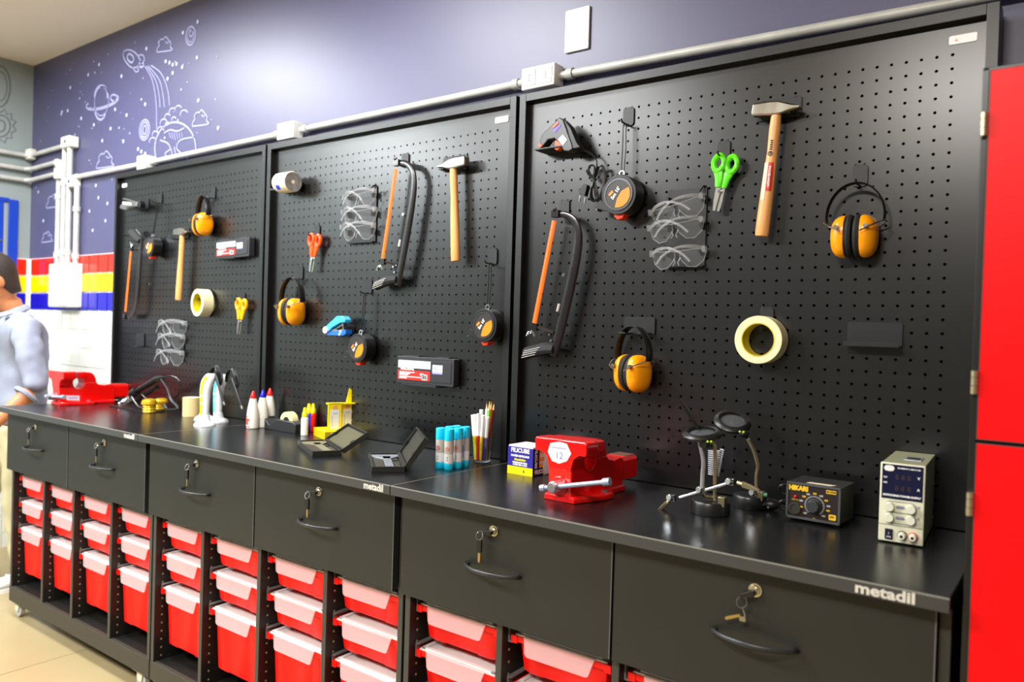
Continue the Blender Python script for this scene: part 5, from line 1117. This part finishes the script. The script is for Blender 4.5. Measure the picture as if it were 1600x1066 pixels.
def A_(t, r, g):
    b = MB(U); b.cyl(r(1062, 778, -1.2), r(1140, 755, -.6), .13, n=12); ob('crossbar', b, CHROME, t)
    knob(t, r(1051, 778, -1.2)); knob(t, r(1097, 766, -.9)); knob(t, r(1143, 753, -.6))
    clip(t, r(1048, 781, -1.2), r(1032, 796, -1.6)-r(1048, 781, -1.2)); clip(t, r(1152, 754, -.6), r(1190, 768, -.6)-r(1152, 754, -.6))
    b = MB(U); b.tube([r(1094, 766, -.9), r(1101, 776, -.5), r(1114, 778, 0), r(1118, 786, 0)], .14, 8); ob('swivel_arm', b, GOLD, t)
    b = MB(U); b.tube(smooth_path([r(1117, 778, 0), r(1117, 745, 0), r(1117.5, 715, 0), r(1116, 695, -.3), r(1110, 686, -.5)], 4), [.15]*20+[.15], 8) if False else b.tube(smooth_path([r(1117, 778, 0), r(1117, 745, 0), r(1117.5, 715, 0), r(1116, 695, -.3), r(1110, 690, -.5)], 4), .14, 8); ob('flexible_stem', b, GOLD, t)
    b = MB(U); b.tube(smooth_path([r(1097, 762, -.9), r(1098, 740, -.7), r(1099, 720, -.6), r(1094, 695, -.5), r(1092, 680, -.4)], 4), .17, 8); ob('flexible_stem', b, mat('pale clear stem', (168, 168, 172), .25, .6), t)
    lens(t, r, 1096.6, 677.5, 1.25, radians(13), 0); b = MB(U); b.box(*[c for c in (r(1104, 690).x, r(1114, 690).x, -1.2, -.6, r(1104, 697).z, r(1104, 687).z)]); ob('lamp_head', b, PLAS, t, bevel=.001)
    b = MB(U); [b.ball(r(x, 690.5, -1.25), .09) for x in (1106, 1111.5)]; ob('led', b, mat('yellow green led', (190, 220, 60), .2), t, kind='stuff')
    c0, c1 = r(1062, 622, .8), r(1091, 668, .4); R = (c1-c0); b = MB(U); b.tube([c0, c0+R*.3, c0+R*.6, c1], [.12, .34, .4, .34], 10, flat=.35, up=(0, 1, 0)); ob('folded_cover', b, PLAS, t)
    b = MB(U); p = r(1129, 783, -.5); b.box(p.x-.25, p.x+.25, -.8, -.2, p.z-.4, p.z+.3); ob('terminal', b, GOLD, t, bevel=.0005)
def B_(t, r, g):
    b = MB(U); b.tube(smooth_path([r(1182, 770, 0), r(1182, 745, 0), r(1184, 728, 0), r(1178, 705, -.2), r(1169, 686, -.5)], 5), .15, 8); ob('flexible_stem', b, GOLD, t)
    lens(t, r, 1144.5, 658.8, 1.22, radians(24), radians(16)); b = MB(U); p = r(1162, 678, -.7); b.ball(p, .42, 1, 1, .7); ob('lamp_head', b, PLAS, t)
    b = MB(U); [b.ball(p+Vector((x, -.42, .18)), .09) for x in (-.15, .15)]; ob('led', b, mat('yellow green led', (190, 220, 60), .2), t, kind='stuff')
    b = MB(U); c0, c1 = r(1115, 743, .8), r(1119, 703, .3); R = c1-c0; n = 160; e1 = Vector((1, 0, 0)); e2 = Vector((0, 1, 0))
    b.tube([c0+R*(i/n)+(e1*cos(i*.48)+e2*sin(i*.48))*(.42+.2*i/n) for i in range(n+1)], .05, 5); ob('iron_spring', b, mat('pale spring wire', (214, 214, 218), .3, .3), t)
    b = MB(U); p = r(1189, 774, -.4); b.box(p.x-.22, p.x+.22, -.7, -.1, p.z-.4, p.z+.3); ob('terminal', b, GOLD, t, bevel=.0005); knob(t, r(1179, 770, -.4))
    b = MB(U); b.cyl(r(1192, 773, -.4), r(1199, 774, -.4), .16, n=8); ob('green_tip', b, mat('green tip', (90, 150, 120), .3), t)
hhand(1100, 806, 1.45, 'helping hand with chrome crossbar, clips and flat magnifier, left of the pair', A_); hhand(1164, 796, 1.3, 'helping hand with tilted magnifier and coil spring, right of the pair', B_)
g = on(1203, 797); t = thing('iron_plug', 'small black plug lying left of the soldering station', 'plug', P(g.x, g.y, ZT)); b = MB(U); b.ball((0, 0, .45), .6, 1.3, .9, .75); ob('plug_body', b, PLAS, t)
for k in range(3): b = MB(U); b.cyl((-.55+.35*k, -.45, .35+.12*(k % 2)), (-.62+.35*k, -.72, .35+.12*(k % 2)), .09, n=8); ob('pin', b, CHROME, t)

# ---- soldering station
a, c = on(1228.1, 811.5), on(1311.6, 826); ex = c-a; yaw = math.atan2(ex.y, ex.x); w_ = ex.length; d = on(1338, 814); H = (vz(a, 1231.9, 752.2)+vz(c, 1314.4, 764.4))/2; dp = max(3.5, min(5.5, (d-c).length))
t = thing('soldering_station', 'black soldering station with yellow lettering and round dial', 'soldering station', P(a.x, a.y, ZT), (0, 0, yaw))
BK = mat('black crinkle case', (34, 34, 34), .4, noise=.1, nscale=80, bump=.1); YL = mat('yellow print ink', (244, 196, 40), .45); GYP = mat('grey print ink', (200, 200, 204), .45)
b = MB(U); b.box(0, w_, .06, dp, .22, H); ob('housing', b, BK, t, bevel=.0015, sm=0)
b = MB(U); b.box(-.02, w_+.02, -.08, .08, .2, .36); b.box(-.02, w_+.02, -.08, .08, H-.12, H+.02); b.box(-.02, .12, -.08, .08, .2, H); b.box(w_-.12, w_+.02, -.08, .08, .2, H); ob('bezel', b, mat('grey bezel', (74, 76, 78), .4), t, sm=0, bevel=.0004)
b = MB(U); b.box(.1, w_-.1, 0, .06, .34, H-.1); fp = ob('front_panel', b, mat('dark front panel', (48, 40, 38), .25), t, sm=0)
for k in ((.4, .5), (w_-.4, .5), (.4, dp-.5), (w_-.4, dp-.5)): b = MB(U); b.cyl((k[0], k[1], 0), (k[0], k[1], .22), .25, n=12); ob('foot', b, SOFT, t)
def fx_(x, z): return (x/1300*w_, z*H)   # fractions of the face
text('HIKARI', .46*U, YL, fp, (w_*.22*U, -.012*U, H*.86*U), bold=.0011, sx=.95)
b = MB(U); b.prism(rrect(w_*.73, w_*.93, H*.83, H*.92, .08), -.02, 0); pl = ob('model_badge', b, YL, fp, sm=0); text('HK-939A', .2*U, INK, pl, (w_*.83*U, -.03*U, H*.875*U), bold=.0002)
cx, cz = w_*.53, H*.47
b = MB(U); b.cyl((cx, -.1, cz), (cx, 0, cz), .5, n=32); b.cyl((cx, -.6, cz), (cx, -.1, cz), .42, n=32); ob('dial_knob', b, mat('dial black', (58, 60, 64), .3), fp, bevel=.0008)
b = MB(U)
for k in range(28):
    q = radians(-50+280*k/27); b.M = Matrix.Translation((cx, 0, cz)) @ Matrix.Rotation(-q, 4, 'Y'); b.box(.6, .72, -.015, 0, -.018, .018)
ob('scale', b, GYP, fp, sm=0, kind='stuff')
for k, (q, s_) in enumerate(((-48, '480'), (-14, '450'), (8, '420'), (35, '400'), (62, '350'), (90, '300'), (118, '250'), (140, '220'), (165, '200'), (195, '180'), (228, '150'))):
    q = radians(q); text(s_, .17*U, (GYP, YL)[k % 2], fp, ((cx+.98*cos(q))*U, -.015*U, (cz+.86*sin(q))*U), bold=.0002)
b = MB(U); b.ball((w_*.17, -.02, H*.63), .14); ob('power_led', b, mat('red led', (190, 20, 30), .2), fp); text('HEATER', .14*U, YL, fp, (w_*.165*U, -.015*U, H*.555*U))
b = MB(U); b.ring(.44, .30, -.14, 0, 28, w_*.16, H*.33); b.cyl((w_*.16, -.06, H*.33), (w_*.16, 0, H*.33), .3, n=24); ob('iron_socket', b, mat('socket metal', (90, 86, 80), .35, .7), fp)
b = MB(U); b.prism(rrect(w_*.80, w_*.93, H*.17, H*.31, .08), -.02, 0); pl = ob('badge', b, YL, fp, sm=0); text('ESD', .18*U, INK, pl, (w_*.865*U, -.03*U, H*.25*U), bold=.0001)
text('°C', .15*U, YL, fp, (cx*U, -.015*U, H*.14*U))
b = MB(U); b.add([(w_*.32, .35, H+.012), (w_*.78, .35, H+.012), (w_*.86, 1.0, H+.012), (w_*.36, .95, H+.012)], [(0, 1, 2, 3)]); ob('top_label', b, STW, t, sm=0)
b = MB(U)
for z in (.84, .42):
    b.tube(smooth_path([(-.05, .6, H*z+.1), (-.55, .4, H*z), (-.75, .5, H*z-.35), (-.6, .6, H*z-.6), (-.05, .7, H*z-.7)], 5), .1, 6)
ob('side_cord', b, PLAS, t, kind='stuff')
# ---- power supply
a, c = on(1371.7, 845.8), on(1442, 857); ex = c-a; yaw = math.atan2(ex.y, ex.x); w_ = ex.length; H = (vz(a, 1376.4, 722.2)+vz(c, 1446.7, 729.1))/2; d = on(1466, 826); dp = max(4.5, min(7, (d-c).length))
t = thing('power_supply', 'cream bench power supply with dark display at the right end', 'power supply', P(a.x, a.y, ZT), (0, 0, yaw))
CRM = mat('cream enamel', (226, 224, 196), .4, noise=.04, nscale=30); OLV = mat('olive grey enamel', (150, 150, 118), .4); PAN = mat('dark blue display', (22, 26, 58), .12, coat=.4)
b = MB(U); b.box(.04, w_-.04, .12, dp, .12, H-.02); ob('housing', b, OLV, t, bevel=.001, sm=0)
b = MB(U); b.box(0, w_, 0, .3, .1, H); fp = ob('front_panel', b, CRM, t, bevel=.0018)
b = MB(U); b.box(.12, w_-.12, -.03, 0, H*.555, H*.985); ds = ob('display', b, PAN, fp, bevel=.0004, sm=0)
text('SWITCHING POWER SUPPLY', .165*U, WHT, ds, (w_*.5*U, -.045*U, H*.60*U), bold=.0003, sx=1.05); text('Vin 0000-W 1: 120V 3: 10A', .12*U, WHT, ds, (w_*.64*U, -.045*U, H*.945*U), bold=.0002, sx=1.0)
b = MB(U); b.prism([(w_*.5+x*.32-w_*.30, H*.935+z*.2) for x, z in ((-1, 0), (-.75, .8), (0, 1), (.75, .8), (1, 0), (.75, -.8), (0, -1), (-.75, -.8))], -.05, -.03); ob('emblem', b, WHT, ds, sm=0)
D7 = mat('unlit segments', (70, 52, 52), .3)
for zz in (.83, .69):
    for k in range(3): text('8', .46*U, D7, ds, ((w_*.38+k*.36)*U, -.04*U, H*zz*U))
text('V', .22*U, WHT, ds, (w_*.86*U, -.045*U, H*.84*U), bold=.0003); text('A', .22*U, WHT, ds, (w_*.86*U, -.045*U, H*.70*U), bold=.0003); text('C.V', .14*U, WHT, ds, (w_*.12*U, -.045*U, H*.82*U), bold=.0003); text('C.C', .14*U, WHT, ds, (w_*.12*U, -.045*U, H*.755*U), bold=.0003)
for k, (zz, s_) in enumerate(((.46, 'V'), (.325, 'A'))):
    z0 = H*zz; b = MB(U); pl = rrect(w_*.13, w_*.83, z0-.36, z0+.36, .35, 8); b.tube([(x, -.015, z) for x, z in pl], .03, 5, closed=True); ob('knob_outline', b, mat('grey outline', (130, 134, 140), .4), fp)
    for xx in (.24, .72): b = MB(U); b.cyl((w_*xx, -.42, z0), (w_*xx, 0, z0), .27, .31, n=28); b.box(w_*xx-.02, w_*xx+.02, -.425, -.41, z0, z0+.26); ob('knob', b, mat('cream knob', (232, 230, 206), .35), fp, bevel=.001)
    b = MB(U); b.prism(rrect(w_*.38, w_*.58, z0-.09, z0+.09, .08), -.02, 0); pl = ob('knob_label', b, mat('indigo print', (70, 74, 130), .4), fp, sm=0); text(('VOLTAGE', 'CURRENT')[k], .12*U, WHT, pl, (w_*.48*U, -.03*U, z0*U)); text(s_, .24*U, mat('grey outline', (130, 134, 140), .4), fp, (w_*.88*U, -.012*U, (z0+.12)*U), bold=.0003)
b = MB(U); b.box(.0, w_, -.012, 0, H*.225, H*.235); ob('panel_seam', b, mat('seam grey', (150, 146, 124), .5), fp, sm=0)
b = MB(U); b.box(w_*.15, w_*.33, -.1, 0, H*.05, H*.18); sw = ob('power_switch', b, mat('dark blue switch', (28, 30, 50), .3), fp, bevel=.001); text('I', .2*U, WHT, sw, (w_*.24*U, -.11*U, H*.125*U)); text('ON', .17*U, WHT, sw, (w_*.24*U, -.11*U, H*.08*U))
for xx, m_ in ((.54, mat('terminal dark ring', (60, 62, 60), .4)), (.78, mat('terminal red ring', (214, 40, 44), .4))):
    b = MB(U); b.cyl((w_*xx, -.14, H*.12), (w_*xx, 0, H*.12), .29, n=28); tr = ob('terminal', b, m_, fp); b = MB(U); b.cyl((w_*xx, -.5, H*.12), (w_*xx, -.14, H*.12), .2, .25, n=24); ob('terminal_post', b, mat('cream knob', (232, 230, 206), .35), tr, bevel=.0006); b = MB(U); b.cyl((w_*xx, -.51, H*.12), (w_*xx, -.5, H*.12), .1, n=14); ob('bore', b, DARK, tr)
b = MB(U); b.prism(rrect(w_*.45, w_*.85, 0, 1, .1), 0, .1); b = MB(U); b.box(w_*.42, w_*.82, dp*.32, dp*.58, H-.02, H+.03); hd = ob('handle_recess', b, mat('silver handle plate', (176, 180, 184), .3, .6), t, sm=0, bevel=.0006)
b = MB(U); b.box(w_*.48, w_*.76, dp*.38, dp*.5, H+.03, H+.06); ob('handle_grip', b, PLAS, hd, sm=0)
for yy, zz in ((.6, .16), (dp-.6, .16), (dp-.6, .62), (.6, .62)): b = MB(U); b.cyl((w_-.05, yy, H*zz), (w_+.02, yy, H*zz), .1, n=10); ob('side_screw', b, STEEL, t)
for k in ((.4, .5), (w_-.4, .5), (.4, dp-.5), (w_-.4, dp-.5)): b = MB(U); b.cyl((k[0], k[1], 0), (k[0], k[1], .13), .25, n=12); ob('foot', b, SOFT, t)

# ================================================================ the person at the left end
SKIN = mat('skin', (196, 128, 84), .45); SHIRT = mat('pale blue shirt cloth', (142, 148, 166), .8, noise=.06, nscale=14, bump=.25); KHA = mat('khaki trousers', (196, 188, 150), .8, noise=.08, nscale=12, bump=.25)
HAIR = mat('short dark brown hair', (46, 34, 26), .7, noise=.3, nscale=60, bump=.5); SHOE = mat('white trainer', (232, 230, 226), .5); SOLE = mat('white sole', (240, 238, 232), .5)
def skin(name, verts, edges, m, par, lv=2, root=0, label=None):
    me = bpy.data.meshes.new(name); me.from_pydata([v[:3] for v in verts], edges, []); me.materials.append(m)
    o = bpy.data.objects.new(name, me); COL.objects.link(o); o.parent = par
    s = o.modifiers.new('skin', 'SKIN'); s.use_smooth_shade = True; sub = o.modifiers.new('sub', 'SUBSURF'); sub.levels = lv; sub.render_levels = lv
    for i, v in enumerate(verts):
        sv = me.skin_vertices[0].data[i]; sv.radius = (v[3], v[4] if len(v) > 4 else v[3]); sv.use_root = (i == root)
    if label: o['label'] = label
    if name in ('shirt', 'trousers'):
        tx = bpy.data.textures.get('folds') or bpy.data.textures.new('folds', 'CLOUDS'); tx.noise_scale = .09; tx.noise_depth = 1
        s2 = o.modifiers.new('sub2', 'SUBSURF'); s2.levels = 1; s2.render_levels = 1
        dm = o.modifiers.new('folds', 'DISPLACE'); dm.texture = tx; dm.texture_coords = 'LOCAL'; dm.strength = .024; dm.mid_level = .5
    return o
def chain(n, s=0): return [(i+s, i+s+1) for i in range(n-1)]
fp_ = at(12, 914, 2, FLOOR)
# figure faces -y (away from the wall); built in metres about the feet
pt = thing('person', 'person in pale blue shirt and khaki trousers standing at the left end', 'person', P(-17.4, -9.2, FLOOR), (0, 0, radians(-4))); pt.scale = (.925,)*3
HT = Matrix.Translation((0, -.045, -.005)) @ Matrix.Translation((0, .03, 1.47)) @ Matrix.Rotation(radians(20), 4, 'X') @ Matrix.Translation((0, -.03, -1.47))
b4p = None
# trousers
tv = [(0, .03, .93, .155, .13), (0, .02, .84, .15, .13), (.095, 0, .78, .095), (.10, -.01, .48, .072), (.10, .03, .14, .062), (.10, .03, .07, .066), (-.095, 0, .78, .095), (-.12, -.10, .48, .072), (-.13, -.12, .14, .062), (-.13, -.12, .07, .066)]
skin('trousers', tv, [(0, 1), (1, 2), (2, 3), (3, 4), (4, 5), (1, 6), (6, 7), (7, 8), (8, 9)], KHA, pt)
sv_ = [(0, .035, .86, .165, .13), (0, .04, .98, .16, .125), (0, .045, 1.14, .165, .125), (0, .035, 1.28, .17, .13), (0, -.01, 1.40, .13, .10), (0, -.05, 1.46, .07, .07)]
body = skin('shirt', sv_+[(.17, -.01, 1.39, .075), (.235, .0, 1.24, .068), (.27, .03, 1.12, .064), (.275, -.01, 1.06, .062), (-.17, -.01, 1.39, .075), (-.235, -.02, 1.24, .068), (-.27, -.03, 1.12, .064), (-.27, -.08, 1.06, .06)],
    chain(6)+[(4, 6), (6, 7), (7, 8), (8, 9), (4, 10), (10, 11), (11, 12), (12, 13)], SHIRT, pt)
b = MB(1); b.tube([(.08*cos(q), -.03+.075*sin(q), 1.475+.03*sin(q)) for q in [2*pi*i/28 for i in range(28)]], .014, 6, closed=True, flat=1.6); ob('collar', b, SHIRT, pt)
b = MB(1); b.tube([(.275+.058*cos(q), -.025+.045*sin(q), 1.045-.04*sin(q)) for q in [2*pi*i/20 for i in range(20)]], .012, 6, closed=True); b.tube([(-.27+.056*cos(q), -.095+.044*sin(q), 1.045-.04*sin(q)) for q in [2*pi*i/20 for i in range(20)]], .012, 6, closed=True); ob('cuffs', b, SHIRT, pt, kind='stuff')
# head, neck
B4 = set(bpy.data.objects)
def headmesh():
    b = MB(1); rings = []
    for z, cy, rx, ry in ((1.46, .03, .060, .060), (1.50, .03, .056, .060), (1.535, .02, .056, .070), (1.555, -.01, .050, .085), (1.575, -.015, .060, .100), (1.61, .0, .071, .103), (1.65, .005, .078, .106), (1.69, .012, .081, .108), (1.73, .016, .078, .103), (1.76, .018, .066, .088), (1.78, .02, .046, .062), (1.788, .02, .015, .02)):
        rings.append([(rx*cos(q), cy+ry*sin(q)*(1 if sin(q) > 0 else 1.0), z) for q in [2*pi*i/28 for i in range(28)]])
    b.loft(rings); return b
ob('head', headmesh(), SKIN, pt, sm=80)
hr = MB(1); rings = []
for z, cy, rx, ry, cut in ((1.575, .012, .070, .098, .35), (1.61, .008, .078, .106, .1), (1.65, .010, .083, .110, -.05), (1.69, .015, .086, .112, -.3), (1.73, .018, .083, .108, -.75), (1.765, .02, .070, .092, -1.2), (1.79, .022, .048, .064, -1.2), (1.797, .022, .012, .016, -1.2)):
    a0 = max(-1.5, cut); rings.append([(rx*cos(q), cy+ry*sin(q), z) for q in [a0+(pi-2*a0)*i/23 for i in range(24)]])
vs = [q for r in rings for q in r]; hr.add(vs, [(i*24+k, i*24+k+1, (i+1)*24+k+1, (i+1)*24+k) for i in range(len(rings)-1) for k in range(23)]); h_ = ob('hair', hr, HAIR, pt, sm=80)
so = h_.modifiers.new('thick', 'SOLIDIFY'); so.thickness = .006; so.offset = -1
for k in (-1, 1):
    b = MB(1); b.ball((k*.083, .005, 1.655), .03, .35, .7, 1.05); ob('ear', b, SKIN, pt)
    b = MB(1); b.ball((k*.032, -.086, 1.665), .0125); e = ob('eye', b, WHITE, pt); b = MB(1); b.ball((k*.032, -.0955, 1.665), .0055); ob('iris', b, mat('dark iris', (40, 26, 18), .2), e)
b = MB(1); b.loft([[(x*w, y, z) for x, y in ((-1, -.095), (0, -.095-d), (1, -.095))] for z, w, d in ((1.672, .007, .008), (1.64, .011, .022), (1.622, .017, .026), (1.612, .014, .006))]); ob('nose', b, SKIN, pt)
b = MB(1); b.tube([(-.025, -.094, 1.590), (0, -.104, 1.588), (.025, -.094, 1.590)], [.003, .006, .003], 6); ob('mouth', b, mat('lips', (160, 84, 70), .5), pt)
for o in set(bpy.data.objects)-B4:
    if o.parent is pt: o.matrix_basis = HT
# forearms and hands: left hand rests ahead, fingers slightly curled
for k, (el, wr) in ((1, ((.275, -.02, 1.05), (.235, -.17, .885))), (-1, ((-.27, -.09, 1.05), (-.20, -.24, .89)))):
    el, wr = Vector(el), Vector(wr); d = (wr-el).normalized()
    p1 = wr+d*.05; p2 = wr+d*.095
    skin('forearm', [(*(el-d*.03), .046), (*(el+d*.07), .044), (*(wr-d*.03), .03), (*wr, .026, .032), (*p1, .02, .042), (*p2, .017, .042)], chain(6), SKIN, pt)
    for f in range(4):
        s0 = p2+Vector((k*(.033-.022*f), 0, 0))+d*(-.01); L = (.062, .075, .08, .066)[3-f]
        q1 = s0+d*.02; q2 = q1+(d+Vector((0, 0, -.25))).normalized()*L*.5; q3 = q2+(d+Vector((0, 0, -.9))).normalized()*L*.38
        skin('finger', [(*s0, .010), (*q1, .010), (*q2, .009), (*q3, .0075)], chain(4), SKIN, pt, 1)
    s0 = wr+d*.03+Vector((-k*.03, 0, 0)); q1 = s0+Vector((-k*.03, 0, -.01))+d*.02; q2 = q1+d*.035+Vector((-k*.008, 0, -.012))
    skin('thumb', [(*s0, .012), (*q1, .011), (*q2, .009)], chain(3), SKIN, pt, 1)
for x, y in ((.10, .03), (-.13, -.12)):
    b = MB(1); rings = []
    for yy, w, h0 in ((.085, .028, .06), (.07, .038, .085), (.02, .042, .10), (-.04, .044, .085), (-.11, .05, .062), (-.16, .045, .05), (-.19, .028, .038), (-.197, .01, .03)):
        rings.append([(x+w*cos(q), y+yy, .018+max(0, (h0-.018)*(.5+.5*sin(q)))) for q in [2*pi*i/20 for i in range(20)]])
    b.loft(rings); s = ob('shoe', b, SHOE, pt, sm=60)
    b = MB(1); pl = [(w, yy) for yy, w in ((.09, .02), (.085, .032), (.02, .044), (-.11, .054), (-.17, .044), (-.2, .02))]; pl = pl+[(-w, yy) for w, yy in pl[::-1]]
    b.loft([[(x+w, y+yy, z) for w, yy in pl] for z in (0, .022)]); ob('sole', b, SOLE, s)
    b = MB(1)
    for i in range(4): b.tube([(x-.02, y-.03-.022*i, .098-.011*i), (x, y-.032-.022*i, .102-.011*i), (x+.02, y-.03-.022*i, .098-.011*i)], .004, 5)
    ob('laces', b, WHITE, s, kind='stuff')
b = MB(1); b.tube([(.158*cos(q), .035+.128*sin(q), .885) for q in [2*pi*i/32 for i in range(32)]], .012, 6, closed=True, flat=1.5); ob('belt', b, mat('dark belt', (50, 38, 32), .5), pt)
